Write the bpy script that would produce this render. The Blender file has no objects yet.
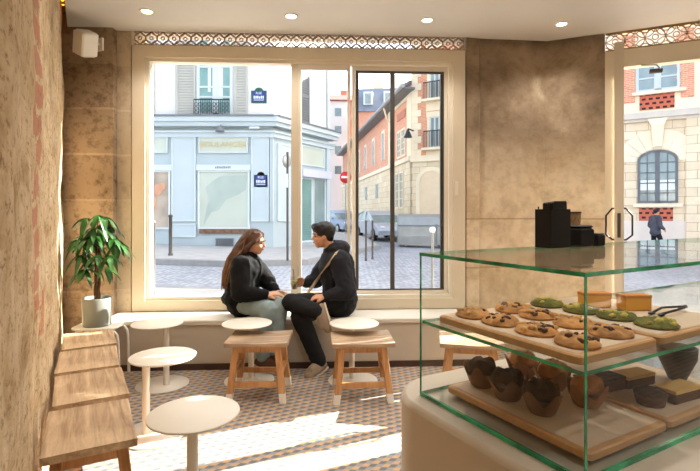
import bpy, math, random
from mathutils import Vector, Matrix, Euler, noise
R = math.radians
random.seed(7)
sc = bpy.context.scene
col = sc.collection
V = Vector

# ------------------------------------------------------------------ camera
F = 470.0; HOR = 212.0; EYE = 1.43
cam_d = bpy.data.cameras.new('camera'); cam = bpy.data.objects.new('camera', cam_d); col.objects.link(cam)
cam_d.sensor_width = 36; cam_d.lens = 36 * F / 700
cam_d.shift_y = -(235.5 - HOR) / 700
cam_d.clip_start = 0.02; cam_d.clip_end = 400
cam.location = (0, 0, EYE); cam.rotation_euler = (R(90), 0, 0)
sc.camera = cam

# ------------------------------------------------------------------ light, sky, exposure
SUN_AZ = math.atan2(.39, .92); SUN_EL = R(28)
w = bpy.data.worlds.new('sky'); sc.world = w; w.use_nodes = True
nt = w.node_tree; nt.nodes.clear()
sky = nt.nodes.new('ShaderNodeTexSky'); sky.sky_type = 'NISHITA'; sky.sun_disc = False
sky.sun_elevation = SUN_EL; sky.sun_rotation = R(90) - SUN_AZ; sky.air_density = 0.8; sky.dust_density = 3.0; sky.ozone_density = 0.6
hs = nt.nodes.new('ShaderNodeHueSaturation'); hs.inputs['Saturation'].default_value = .62
bg = nt.nodes.new('ShaderNodeBackground'); bg.inputs[1].default_value = .85
ou = nt.nodes.new('ShaderNodeOutputWorld')
nt.links.new(sky.outputs[0], hs.inputs['Color']); nt.links.new(hs.outputs[0], bg.inputs[0]); nt.links.new(bg.outputs[0], ou.inputs[0])
sd = bpy.data.lights.new('sun', 'SUN'); so = bpy.data.objects.new('sun', sd); col.objects.link(so)
sd.energy = 31; sd.angle = R(.35); sd.color = (1, .97, .91)
sdir = V((math.cos(SUN_AZ) * math.cos(SUN_EL), math.sin(SUN_AZ) * math.cos(SUN_EL), math.sin(SUN_EL)))
so.rotation_euler = sdir.to_track_quat('Z', 'Y').to_euler(); so.location = (8, 8, 10)
sc.view_settings.view_transform = 'Standard'; sc.view_settings.look = 'None'
sc.view_settings.exposure = 0.0; sc.view_settings.gamma = 1; sc.view_settings.use_curve_mapping = False

# ------------------------------------------------------------------ materials
def C(r, g, b):
    f = lambda c: (c / 255 / 12.92) if c / 255 <= .04045 else ((c / 255 + .055) / 1.055) ** 2.4
    return (f(r), f(g), f(b), 1)
def newmat(name):
    m = bpy.data.materials.new(name); m.use_nodes = True
    return m, m.node_tree, m.node_tree.nodes['Principled BSDF']
def tex(t, kind, src, **kw):
    n = t.nodes.new(kind)
    if src is not None: t.links.new(src, n.inputs['Vector'])
    for k, v in kw.items():
        if k in n.inputs: n.inputs[k].default_value = v
        else: setattr(n, k, v)
    return n
def coords(t, scale=(1, 1, 1), loc=(0, 0, 0), rot=(0, 0, 0)):
    tc = t.nodes.new('ShaderNodeTexCoord'); mp = t.nodes.new('ShaderNodeMapping')
    mp.inputs['Scale'].default_value = scale; mp.inputs['Location'].default_value = loc; mp.inputs['Rotation'].default_value = rot
    t.links.new(tc.outputs['Object'], mp.inputs[0]); return mp.outputs[0]
def ramp(t, fac, stops):
    r = t.nodes.new('ShaderNodeValToRGB'); e = r.color_ramp.elements
    e[0].position, e[0].color = stops[0]; e[1].position, e[1].color = stops[-1]
    for p, c in stops[1:-1]:
        n = e.new(p); n.color = c
    t.links.new(fac, r.inputs[0]); return r.outputs[0]
def mix(t, fac, a, b, mode='MIX'):
    m = t.nodes.new('ShaderNodeMix'); m.data_type = 'RGBA'; m.blend_type = mode
    for s, v in ((0, fac), (6, a), (7, b)):
        if hasattr(v, 'links'): t.links.new(v, m.inputs[s])
        else: m.inputs[s].default_value = v
    return m.outputs[2]
def mth(t, op, a, b=None, c=None):
    m = t.nodes.new('ShaderNodeMath'); m.operation = op
    for i, v in enumerate((a, b, c)):
        if v is None: continue
        if hasattr(v, 'links'): t.links.new(v, m.inputs[i])
        else: m.inputs[i].default_value = v
    return m.outputs[0]
def bump(t, b, h, strength=.3, dist=.02):
    n = t.nodes.new('ShaderNodeBump'); n.inputs['Strength'].default_value = strength; n.inputs['Distance'].default_value = dist
    t.links.new(h, n.inputs['Height']); t.links.new(n.outputs[0], b.inputs['Normal'])
def M(name, rgb, rough=.6, var=.12, scale=6, bmp=0, metal=0, spec=.4):
    m, t, b = newmat(name); c = C(*rgb)
    co = coords(t); n = tex(t, 'ShaderNodeTexNoise', co, Scale=scale, Detail=5)
    lo = tuple(x * (1 - var) for x in c[:3]) + (1,); hi = tuple(min(1, x * (1 + var)) for x in c[:3]) + (1,)
    t.links.new(ramp(t, n.outputs[0], [(.3, lo), (.7, hi)]), b.inputs['Base Color'])
    b.inputs['Roughness'].default_value = rough; b.inputs['Metallic'].default_value = metal
    b.inputs['Specular IOR Level'].default_value = spec
    if bmp: bump(t, b, n.outputs[0], bmp, .01)
    return m
def wood(name, a, b_, sc_=1.0, axis=0, rough=.55):
    m, t, b = newmat(name)
    s = [14, 14, 14]; s[axis] = 1.3
    co = coords(t, tuple(x * sc_ for x in s))
    n = tex(t, 'ShaderNodeTexNoise', co, Scale=2.2, Detail=8, Roughness=.65, Distortion=.6)
    n2 = tex(t, 'ShaderNodeTexNoise', coords(t), Scale=3.5, Detail=3)
    c = ramp(t, n.outputs[0], [(.32, C(*a)), (.5, tuple((x + y) / 2 for x, y in zip(C(*a), C(*b_)))), (.68, C(*b_))])
    c = mix(t, .35, c, ramp(t, n2.outputs[0], [(.35, C(*a)), (.65, C(*b_))]))
    t.links.new(c, b.inputs['Base Color']); b.inputs['Roughness'].default_value = rough
    bump(t, b, n.outputs[0], .25, .004); return m
def glass(name, tint=(.93, .97, .95), ior=1.45, k=1.0):
    m, t, b = newmat(name); t.nodes.remove(b)
    tr = t.nodes.new('ShaderNodeBsdfTransparent'); tr.inputs[0].default_value = (*tint, 1)
    gl = t.nodes.new('ShaderNodeBsdfGlossy'); gl.inputs['Roughness'].default_value = .01
    lw = t.nodes.new('ShaderNodeLayerWeight'); r0 = ((ior - 1) / (ior + 1)) ** 2
    fk = mth(t, 'MULTIPLY', mth(t, 'ADD', mth(t, 'MULTIPLY', mth(t, 'POWER', lw.outputs['Facing'], 5.0), 1 - r0), r0), k)
    mx = t.nodes.new('ShaderNodeMixShader'); t.links.new(fk, mx.inputs[0]); t.links.new(tr.outputs[0], mx.inputs[1]); t.links.new(gl.outputs[0], mx.inputs[2])
    t.links.new(mx.outputs[0], t.nodes['Material Output'].inputs[0]); return m
def emis(name, rgb, s):
    m, t, b = newmat(name)
    b.inputs['Base Color'].default_value = C(*rgb); b.inputs['Emission Color'].default_value = C(*rgb); b.inputs['Emission Strength'].default_value = s
    return m
def stone_rubble():
    m, t, b = newmat('rubble limestone with pink bricks')
    co = coords(t, (1, 1, 1.5))
    n1 = tex(t, 'ShaderNodeTexNoise', co, Scale=3.2, Detail=8, Roughness=.6, Distortion=.5)
    n2 = tex(t, 'ShaderNodeTexNoise', coords(t, (1.3, 1, 2.0)), Scale=13, Detail=7, Roughness=.7)
    v = tex(t, 'ShaderNodeTexVoronoi', coords(t, (3, 1, 1)), Scale=4.5, Randomness=.9)
    c = ramp(t, n1.outputs[0], [(.3, C(172, 142, 104)), (.48, C(214, 188, 150)), (.7, C(232, 212, 180))])
    pits = ramp(t, n2.outputs[0], [(.36, (.32, .22, .14, 1)), (.47, (1, 1, 1, 1))])
    c = mix(t, .8, c, pits, 'MULTIPLY')
    c = mix(t, ramp(t, v.outputs['Distance'], [(.0, (.0, 0, 0, 1)), (.9, (.35, .35, .35, 1))]), c, C(146, 122, 92))
    # column of pink bricks set in the wall
    sep = t.nodes.new('ShaderNodeSeparateXYZ'); t.links.new(coords(t), sep.inputs[0])
    nz = mth(t, 'MULTIPLY', mth(t, 'SUBTRACT', n1.outputs[0], .5), .25)
    br = tex(t, 'ShaderNodeTexBrick', coords(t, (1, 1, 1), (0, 0, 0), (R(90), 0, 0)), Scale=1.0)
    br.inputs['Brick Width'].default_value = 4; br.inputs['Row Height'].default_value = .135; br.inputs['Mortar Size'].default_value = .012
    br.inputs['Mortar Smooth'].default_value = .2; br.offset = 0
    row = mth(t, 'FLOOR', mth(t, 'DIVIDE', sep.outputs[2], .135))
    wn = t.nodes.new('ShaderNodeTexWhiteNoise'); wn.noise_dimensions = '1D'; t.links.new(row, wn.inputs['W'])
    off = mth(t, 'MULTIPLY', mth(t, 'SUBTRACT', wn.outputs[0], .5), .12)
    xx = mth(t, 'ADD', sep.outputs[0], mth(t, 'ADD', off, nz))
    band = mth(t, 'COMPARE', xx, 2.42, .12)
    zz = mth(t, 'FRACT', mth(t, 'DIVIDE', mth(t, 'ADD', sep.outputs[2], nz), .135))
    body = mth(t, 'COMPARE', zz, .5, .38)
    keep = mth(t, 'GREATER_THAN', sep.outputs[2], .95)
    mask = mth(t, 'MULTIPLY', mth(t, 'MULTIPLY', band, body), mth(t, 'MULTIPLY', keep, .75))
    c = mix(t, mask, c, C(184, 120, 98))
    band2 = mth(t, 'COMPARE', mth(t, 'ADD', sep.outputs[0], nz), 2.78, .17)
    zz2 = mth(t, 'FRACT', mth(t, 'DIVIDE', sep.outputs[0], .05))
    body2 = mth(t, 'COMPARE', zz2, .5, .36)
    k2 = mth(t, 'COMPARE', mth(t, 'ADD', sep.outputs[2], nz), .93, .13)
    c = mix(t, mth(t, 'MULTIPLY', mth(t, 'MULTIPLY', band2, body2), mth(t, 'MULTIPLY', k2, .8)), c, C(186, 106, 70))
    t.links.new(c, b.inputs['Base Color']); b.inputs['Roughness'].default_value = .95; b.inputs['Specular IOR Level'].default_value = .1
    h = mth(t, 'ADD', mth(t, 'MULTIPLY', n1.outputs[0], 1.2), mth(t, 'MULTIPLY', n2.outputs[0], .5))
    bump(t, b, h, .55, .04); return m
def blocks(name, a, b_, mort, row=.47, width=9.0, zoff=0.0, pit=.6, rot=True, mort_size=.012, spot=9):
    m, t, b = newmat(name)
    co = coords(t, loc=(0, 0, zoff))
    mp = t.nodes.new('ShaderNodeMapping'); mp.inputs['Rotation'].default_value = (R(-90), 0, 0); t.links.new(co, mp.inputs[0])
    br = tex(t, 'ShaderNodeTexBrick', mp.outputs[0], Scale=1.0)
    br.inputs['Brick Width'].default_value = width; br.inputs['Row Height'].default_value = row; br.inputs['Mortar Size'].default_value = mort_size
    br.inputs['Mortar Smooth'].default_value = .3
    br.inputs['Color1'].default_value = C(*a); br.inputs['Color2'].default_value = C(*b_); br.inputs['Mortar'].default_value = C(*mort)
    n = tex(t, 'ShaderNodeTexNoise', co, Scale=spot, Detail=8, Roughness=.7)
    n3 = tex(t, 'ShaderNodeTexNoise', co, Scale=1.8, Detail=4)
    c = mix(t, pit, br.outputs[0], ramp(t, n.outputs[0], [(.3, (.4, .36, .32, 1)), (.52, (1, 1, 1, 1))]), 'MULTIPLY')
    c = mix(t, .5 * pit, c, ramp(t, n3.outputs[0], [(.35, (.6, .55, .5, 1)), (.65, (1.1, 1.08, 1.04, 1))]), 'MULTIPLY')
    t.links.new(c, b.inputs['Base Color']); b.inputs['Roughness'].default_value = .92; b.inputs['Specular IOR Level'].default_value = .1
    bump(t, b, mth(t, 'SUBTRACT', n.outputs[0], br.outputs['Fac']), .35, .012); return m
def old_plaster():
    m, t, b = newmat('stained brown plaster over limestone')
    co = coords(t)
    n = tex(t, 'ShaderNodeTexNoise', co, Scale=2.3, Detail=9, Roughness=.62, Distortion=.4)
    n2 = tex(t, 'ShaderNodeTexNoise', coords(t, (1, 1, 1)), Scale=9, Detail=6, Roughness=.65)
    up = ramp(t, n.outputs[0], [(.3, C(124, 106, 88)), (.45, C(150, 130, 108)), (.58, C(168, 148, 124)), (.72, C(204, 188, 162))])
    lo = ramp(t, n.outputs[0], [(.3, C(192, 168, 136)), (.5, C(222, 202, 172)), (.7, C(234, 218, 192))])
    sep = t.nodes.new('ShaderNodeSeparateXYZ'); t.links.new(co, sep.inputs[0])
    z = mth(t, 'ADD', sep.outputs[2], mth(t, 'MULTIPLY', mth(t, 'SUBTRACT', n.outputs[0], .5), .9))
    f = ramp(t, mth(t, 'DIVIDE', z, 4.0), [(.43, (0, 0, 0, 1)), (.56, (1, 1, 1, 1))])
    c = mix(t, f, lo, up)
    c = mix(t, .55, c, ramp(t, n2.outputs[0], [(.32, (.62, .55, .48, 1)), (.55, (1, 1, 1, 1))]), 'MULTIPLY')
    # joint line between lower blocks
    fz = mth(t, 'COMPARE', sep.outputs[2], 1.36, .008); fz2 = mth(t, 'COMPARE', sep.outputs[2], .86, .008)
    c = mix(t, mth(t, 'MULTIPLY', mth(t, 'ADD', fz, fz2), .5), c, C(150, 116, 82))
    t.links.new(c, b.inputs['Base Color']); b.inputs['Roughness'].default_value = .9; b.inputs['Specular IOR Level'].default_value = .15
    bump(t, b, n2.outputs[0], .3, .012); return m
def cube_tiles(s=.033):
    m, t, b = newmat('cement tiles in tumbling block pattern')
    co = coords(t, rot=(0, 0, R(93)))
    sep = t.nodes.new('ShaderNodeSeparateXYZ'); t.links.new(co, sep.inputs[0])
    x, y = sep.outputs[0], sep.outputs[1]
    def lin(cx, cy): return mth(t, 'ADD', mth(t, 'MULTIPLY', x, cx / s), mth(t, 'MULTIPLY', y, cy / s))
    h = math.sqrt(3) / 2
    p = mth(t, 'FLOOR', lin(1, 0)); q = mth(t, 'FLOOR', lin(-.5, h)); r = mth(t, 'FLOOR', lin(-.5, -h))
    k = mth(t, 'ADD', mth(t, 'ADD', p, q), r)            # -1 or -2
    n = mth(t, 'ADD', mth(t, 'SUBTRACT', p, q), mth(t, 'MULTIPLY', mth(t, 'ADD', k, 1), 1.0))
    n = mth(t, 'FLOORED_MODULO', n, 3.0)
    a = mth(t, 'COMPARE', n, 0.0, .4); c_ = mth(t, 'COMPARE', n, 1.0, .4)
    c = mix(t, a, C(112, 116, 120), C(204, 166, 126)); c = mix(t, c_, c, C(156, 154, 150))
    ns = tex(t, 'ShaderNodeTexNoise', coords(t), Scale=7, Detail=5)
    c = mix(t, .5, c, ramp(t, ns.outputs[0], [(.3, (.75, .72, .7, 1)), (.7, (1.1, 1.1, 1.1, 1))]), 'MULTIPLY')
    t.links.new(c, b.inputs['Base Color']); b.inputs['Roughness'].default_value = .55
    b.inputs['Specular IOR Level'].default_value = .3; return m
def street_mat():
    m, t, b = newmat('grey cobbled street')
    v = tex(t, 'ShaderNodeTexVoronoi', coords(t, (1, 1.3, 1)), Scale=8, Randomness=.5)
    n = tex(t, 'ShaderNodeTexNoise', coords(t), Scale=.7, Detail=5)
    c = mix(t, ramp(t, v.outputs['Distance'], [(.35, (0, 0, 0, 1)), (.6, (1, 1, 1, 1))]), C(176, 177, 182), C(138, 139, 145))
    c = mix(t, .6, c, ramp(t, n.outputs[0], [(.35, (.75, .75, .78, 1)), (.65, (1.15, 1.15, 1.12, 1))]), 'MULTIPLY')
    t.links.new(c, b.inputs['Base Color']); b.inputs['Roughness'].default_value = .6; return m
def brick_mat(name, a, b_, mort, rh=.075, bw=.24):
    m, t, b = newmat(name)
    mp = t.nodes.new('ShaderNodeMapping'); mp.inputs['Rotation'].default_value = (R(-90), 0, 0); t.links.new(coords(t), mp.inputs[0])
    br = tex(t, 'ShaderNodeTexBrick', mp.outputs[0], Scale=1.0)
    br.inputs['Brick Width'].default_value = bw; br.inputs['Row Height'].default_value = rh; br.inputs['Mortar Size'].default_value = .008
    br.inputs['Color1'].default_value = C(*a); br.inputs['Color2'].default_value = C(*b_); br.inputs['Mortar'].default_value = C(*mort)
    t.links.new(br.outputs[0], b.inputs['Base Color']); b.inputs['Roughness'].default_value = .85; return m

m_rubble = stone_rubble()
m_pillar = blocks('brown limestone blocks', (172, 150, 126), (156, 134, 110), (176, 155, 130), .44, 9, .214, .95, spot=13)
m_strip = blocks('pale limestone edge', (204, 186, 160), (190, 172, 146), (204, 186, 160), .44, 9, .214, .5)
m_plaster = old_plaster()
m_floor = cube_tiles()
m_ceil = M('warm white ceiling paint', (212, 207, 200), .85, .03, 2)
m_wallp = M('warm white wall paint', (212, 204, 190), .85, .04, 2)
m_benchf = M('beige bench plaster', (200, 189, 172), .8, .05, 3)
m_bencht = M('bench top in lit tone', (224, 216, 202), .5, .03, 3)  # paler than the bench face: light on the top put into the colour
m_base = M('dark stone skirting', (74, 52, 40), .6, .2, 8)
m_frame = M('cream painted wood', (218, 204, 180), .5, .03, 4)
m_frame2 = M('pale cream sash paint', (232, 222, 204), .45, .03, 4)
m_dark = M('dark grey metal', (88, 82, 76), .45, .05, 8, metal=.3)
m_black = M('black plastic', (20, 18, 17), .4, .1, 8)
m_matte = M('matte black card', (26, 22, 20), .8, .15, 8)
m_winglass = glass('window glass', (.96, .975, .97), 1.25, .8)
m_case = glass('case glass', (.985, .995, .985), 1.4, .9)
m_edge, _t, _b = newmat('green glass edge')
_n = tex(_t, 'ShaderNodeTexNoise', coords(_t), Scale=14, Detail=3)
_t.links.new(ramp(_t, _n.outputs[0], [(.35, C(10, 136, 92)), (.65, C(60, 214, 156))]), _b.inputs['Base Color'])
_b.inputs['Roughness'].default_value = .12; _b.inputs['Coat Weight'].default_value = .5
m_white = M('white powder coated steel', (238, 232, 222), .4, .02, 5)
m_cream = M('ivory powder coated steel', (230, 222, 208), .45, .02, 5)
m_counter = M('smooth beige counter plaster', (222, 209, 191), .55, .03, 2)
m_wood = wood('reclaimed warm wood', (150, 98, 58), (206, 156, 106), 1, 0)
m_seat = wood('worn stool seat wood', (112, 86, 64), (206, 176, 142), .8, 0)
m_seat2 = wood('worn light stool seat wood with sun bounce', (140, 106, 74), (232, 202, 162), .8, 0)  # lighter tan wood, raised further in place of bounced sunlight
m_leg = wood('orange brown leg wood', (160, 108, 62), (216, 166, 112), 1, 2)
m_board = wood('serving board wood', (196, 142, 88), (226, 178, 124), .8, 0)
m_pot = M('grey green glazed clay', (136, 138, 128), .45, .05, 5)
m_soil = M('dark potting soil', (52, 38, 28), .95, .4, 40, .5)
m_leaf = M('glossy green leaf', (44, 88, 30), .35, .35, 5)
m_trunk = M('brown bark', (96, 70, 48), .9, .3, 20, .4)
m_latt = M('tan cut metal lattice', (182, 150, 108), .6, .06, 6)
m_bulb = emis('lamp glow', (255, 236, 200), 14)
m_warm = emis('amber cove glow', (255, 140, 30), 6)

# ------------------------------------------------------------------ mesh helpers
class MB:
    def __init__(s): s.v = []; s.f = []; s.mi = []; s.sm = []; s.M = Matrix.Identity(4)
    def add(s, vs, fs, mi=0, smooth=False):
        o = len(s.v); s.v += [s.M @ V(p) for p in vs]
        for f in fs: s.f.append([o + i for i in f]); s.mi.append(mi); s.sm.append(smooth)
    def box(s, a, b, mi=0, bev=0.0):
        x0, y0, z0 = a; x1, y1, z1 = b
        if bev <= 0:
            vs = [(x, y, z) for z in (z0, z1) for x, y in ((x0, y0), (x1, y0), (x1, y1), (x0, y1))]
            s.add(vs, [(3, 2, 1, 0), (4, 5, 6, 7), (0, 1, 5, 4), (1, 2, 6, 5), (2, 3, 7, 6), (3, 0, 4, 7)], mi)
        else:
            rings = []
            for z, i in ((z0, bev), (z0 + bev, 0), (z1 - bev, 0), (z1, bev)):
                rings.append(rrect(x0 + i, y0 + i, x1 - i, y1 - i, bev, z))
            s.loft(rings, mi)
    def loft(s, rings, mi=0, smooth=False, cap=True, closed=True):
        n = len(rings[0]); vs = [p for r in rings for p in r]; fs = []
        for k in range(len(rings) - 1):
            for i in range(n if closed else n - 1):
                j = (i + 1) % n; fs.append((k * n + i, k * n + j, (k + 1) * n + j, (k + 1) * n + i))
        s.add(vs, fs, mi, smooth)
        if cap:
            s.add(rings[0], [tuple(reversed(range(n)))], mi); s.add(rings[-1], [tuple(range(n))], mi)
    def prism(s, poly, z0, z1, mi=0):
        s.loft([[(x, y, z0) for x, y in poly], [(x, y, z1) for x, y in poly]], mi)
    def lathe(s, prof, c=(0, 0, 0), n=32, mi=0, smooth=True, cap=True):
        rings = [[(c[0] + r * math.cos(2 * math.pi * i / n), c[1] + r * math.sin(2 * math.pi * i / n), c[2] + z) for i in range(n)] for r, z in prof]
        s.loft(rings, mi, smooth, cap)
    def tube(s, pts, r, n=10, mi=0, smooth=True):
        pts = [V(p) for p in pts]; rs = r if isinstance(r, (list, tuple)) else [r] * len(pts); rings = []
        ref = None
        for i, p in enumerate(pts):
            d = (pts[min(i + 1, len(pts) - 1)] - pts[max(i - 1, 0)]).normalized()
            if ref is None: ref = d.orthogonal().normalized()
            ref = (ref - d * ref.dot(d)).normalized(); b = d.cross(ref)
            rings.append([p + (ref * math.cos(2 * math.pi * k / n) + b * math.sin(2 * math.pi * k / n)) * rs[i] for k in range(n)])
        s.loft(rings, mi, smooth)
    def bar(s, p0, p1, wx, wy, mi=0, up=(0, 0, 1)):
        p0, p1 = V(p0), V(p1); d = (p1 - p0).normalized(); u = V(up)
        if abs(d.dot(u)) > .98: u = V((0, 1, 0))
        a = d.cross(u).normalized(); b = a.cross(d)
        rr = lambda p: [p + a * sx * wx / 2 + b * sy * wy / 2 for sx, sy in ((-1, -1), (1, -1), (1, 1), (-1, 1))]
        s.loft([rr(p0), rr(p1)], mi)
    def cap(s, p0, r0, p1, r1, n=14):
        p0, p1 = V(p0), V(p1); d = p1 - p0; L = d.length; d = d.normalized() if L > 1e-6 else V((0, 0, 1))
        pts = []; rs = []
        for k in range(5):
            a = R(90) * (1 - k / 4.0); pts.append(p0 - d * r0 * math.sin(a)); rs.append(max(r0 * math.cos(a), r0 * .04))
        for k in range(5):
            a = R(90) * k / 4.0; pts.append(p1 + d * r1 * math.sin(a)); rs.append(max(r1 * math.cos(a), r1 * .04))
        ref = d.orthogonal().normalized(); b = d.cross(ref)
        s.loft([[p + (ref * math.cos(2 * math.pi * i / n) + b * math.sin(2 * math.pi * i / n)) * q for i in range(n)] for p, q in zip(pts, rs)], 0, True)
    def chain(s, pts, rs):
        for i in range(len(pts) - 1): s.cap(pts[i], rs[i], pts[i + 1], rs[i + 1])
    def ell(s, c, r, rot=None, n=16, mi=0):
        rot = rot or Matrix.Identity(3); c = V(c); rings = []
        for k in range(n // 2 + 1):
            a = math.pi * k / (n // 2) - math.pi / 2; q = max(math.cos(a), .03)
            rings.append([c + rot @ V((r[0] * q * math.cos(2 * math.pi * i / n), r[1] * q * math.sin(2 * math.pi * i / n), r[2] * math.sin(a))) for i in range(n)])
        s.loft(rings, mi, True)
    def mesh(s, name, mats):
        me = bpy.data.meshes.new(name); me.from_pydata([tuple(p) for p in s.v], [], s.f)
        for m in (mats if isinstance(mats, (list, tuple)) else [mats]): me.materials.append(m)
        me.polygons.foreach_set('material_index', s.mi); me.polygons.foreach_set('use_smooth', s.sm); me.update(); return me
    def build(s, name, mats, parent=None, loc=(0, 0, 0), rz=0):
        o = bpy.data.objects.new(name, s.mesh(name, mats)); col.objects.link(o)
        o.location = loc; o.rotation_euler = (0, 0, rz)
        if parent: o.parent = parent
        return o
    def remesh(s, name, mats, parent=None, vox=.01, smooth=3, disp=0, dscale=6.0, sub=None, wrinkle=0):
        me = s.mesh(name, mats); tmp = bpy.data.objects.new('tmp', me); col.objects.link(tmp)
        md = tmp.modifiers.new('r', 'REMESH'); md.mode = 'VOXEL'; md.voxel_size = vox; md.use_smooth_shade = True
        if smooth: sm = tmp.modifiers.new('s', 'SMOOTH'); sm.iterations = smooth; sm.factor = .5
        dg = bpy.context.evaluated_depsgraph_get(); ne = bpy.data.meshes.new_from_object(tmp.evaluated_get(dg))
        bpy.data.objects.remove(tmp)
        if disp:
            ns = [v.normal.copy() for v in ne.vertices]
            for v, nn in zip(ne.vertices, ns):
                p = v.co * dscale
                q = noise.noise(V((p.x + p.z * .6, p.y, p.z * .7))) + .5 * (1 - abs(noise.noise(p * 1.7 + V((9, 3, 1))))*3)
                v.co += nn * disp * q
        o = bpy.data.objects.new(name, ne); col.objects.link(o); ne.name = name
        if not ne.materials: 
            for m in (mats if isinstance(mats, (list, tuple)) else [mats]): ne.materials.append(m)
        for p in ne.polygons: p.use_smooth = True
        if parent: o.parent = parent
        return o
def rrect(x0, y0, x1, y1, r, z, n=4):
    pts = []
    for cx, cy, a0 in ((x1 - r, y1 - r, 0), (x0 + r, y1 - r, 90), (x0 + r, y0 + r, 180), (x1 - r, y0 + r, 270)):
        for k in range(n + 1):
            a = R(a0 + 90 * k / n); pts.append((cx + r * math.cos(a), cy + r * math.sin(a), z))
    return pts
def tag(o, label=None, cat=None, group=None, kind=None):
    if label: o['label'] = label
    if cat: o['category'] = cat
    if group: o['group'] = group
    if kind: o['kind'] = kind
    return o
def empty(name, loc=(0, 0, 0), rz=0):
    o = bpy.data.objects.new(name, None); col.objects.link(o); o.location = loc; o.rotation_euler = (0, 0, rz)
    o.empty_display_size = .1; return o
def kids(o): return [c for c in bpy.data.objects if c.parent == o]
def copy_tree(o, parent=None):
    c = o.copy(); col.objects.link(c)
    if parent: c.parent = parent
    for ch in kids(o): copy_tree(ch, c)
    return c
def struct(o): o['kind'] = 'structure'; return o
def textmesh(body, size, name, mat, parent, loc, ext=.002, align='CENTER', rot=(R(90), 0, 0)):
    cu = bpy.data.curves.new('t', 'FONT'); cu.body = body; cu.size = size; cu.extrude = ext; cu.align_x = align; cu.align_y = 'CENTER'
    tmp = bpy.data.objects.new('t', cu); col.objects.link(tmp)
    dg = bpy.context.evaluated_depsgraph_get(); me = bpy.data.meshes.new_from_object(tmp.evaluated_get(dg)); bpy.data.objects.remove(tmp)
    me.materials.clear(); me.materials.append(mat)
    o = bpy.data.objects.new(name, me); col.objects.link(o); o.location = loc; o.rotation_euler = rot; o.parent = parent; return o

UA = R(29.3); U = V((math.cos(UA), math.sin(UA))); VV = V((-math.sin(UA), math.cos(UA)))
WA = math.atan2(.05, 1); SA = R(-24.2)
def gz(x): return .12 - .03 * x          # street height: the street falls to the right

# ------------------------------------------------------------------ room shell
CEIL = 3.2
fl = MB(); fl.prism([(-3.2, 4.85), (1.9, -4.2), (9.2, -.1), (6.9, 3.0), (2.7, 4.9), (1.3, 5.0), (-2.2, 4.75)], -.1, 0)
struct(fl.build('floor', m_floor))
# left wall runs along -VV from the corner; local x along the wall, y outwards
b = MB(); nx, nz = 110, 60; vs = []; fs = []
for k in range(nz + 1):
    for i in range(nx + 1):
        x = -3.7 + 8.95 * i / nx; z = 3.5 * k / nz
        vs.append((x, .022 * noise.noise(V((x * 2.2, 7, z * 2.2))) + .01 * noise.noise(V((x * 7, 3, z * 6))), z))
for k in range(nz):
    for i in range(nx):
        a = k * (nx + 1) + i; fs.append((a, a + 1, a + nx + 2, a + nx + 1))
b.add(vs, fs, 0, True); b.box((-3.7, .06, 0), (5.5, .3, 3.5))
struct(b.build('wall_left', m_rubble, None, (-.225, 0, 0), R(90) + UA))   # local x runs forward along the wall
b = MB(); b.box((-.1, -.2, 0), (7.9, 0, 3.5)); struct(b.build('wall_back', m_wallp, None, (1.75, -3.15, 0), UA))
b = MB(); b.box((0, -.2, 0), (3.0, 0, 3.5)); struct(b.build('wall_right', m_wallp, None, (8.05, .72, 0), R(90) + UA))
# front wall: two stone pillars, parapet under the window, lintels
b = MB(); b.prism([(-3.0, 4.49), (-2.28, 4.52), (-2.28, 5.1), (-3.3, 5.1)], 0, 3.5); struct(b.build('wall_front', m_pillar))
b = MB(); b.prism([(-2.28, 4.60), (-2.15, 4.61), (-2.15, 5.0), (-2.28, 5.0)], 0, 3.5); struct(b.build('wall_front', m_strip))
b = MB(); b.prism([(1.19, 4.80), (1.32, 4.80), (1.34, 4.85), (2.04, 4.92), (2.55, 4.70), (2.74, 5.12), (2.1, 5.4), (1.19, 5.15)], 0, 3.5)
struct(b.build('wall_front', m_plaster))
b = MB(); b.box((-.02, .02, 0), (3.34, .35, .46)); b.box((-.02, .02, 3.24), (3.34, .3, 3.5)); struct(b.build('wall_front', m_benchf, None, (-2.14, 4.62, 0), WA))
b = MB(); b.box((1.375, 0, 0), (4.9, .14, 3.5)); struct(b.build('wall_front', m_wallp, None, (2.55, 4.70, 0), SA))
b = MB(); b.prism([(-3.6, 5.2), (2.0, -4.4), (9.4, 0), (7, 3.3), (2.75, 5.3), (-2.2, 5.2)], 3.5, 3.6); struct(b.build('sky_blocking_slab', m_wallp))  # unseen slab added to keep sky light out of the ceiling cavity
cl = [(-2.70, 4.49), (-2.28, 4.51), (-2.28, 4.59), (-2.14, 4.60), (1.18, 4.765), (1.34, 4.80), (2.04, 4.87), (2.53, 4.66), (6.9, 2.7), (8.0, .8), (1.8, -3.1), (1.56, -3.1)]
b = MB(); b.prism(cl[::-1], CEIL, CEIL + .1); struct(b.build('ceiling', m_ceil))
b = MB(); b.box((-.1, -.41, 0), (3.45, -.3955, .055)); struct(b.build('baseboard_front', m_base, None, (-2.14, 4.62, 0), WA))

b = MB(); b.box((.1, .03, 3.23), (1.37, .2, 3.5)); struct(b.build('wall_front', m_wallp, None, (2.55, 4.70, 0), SA))
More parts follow.
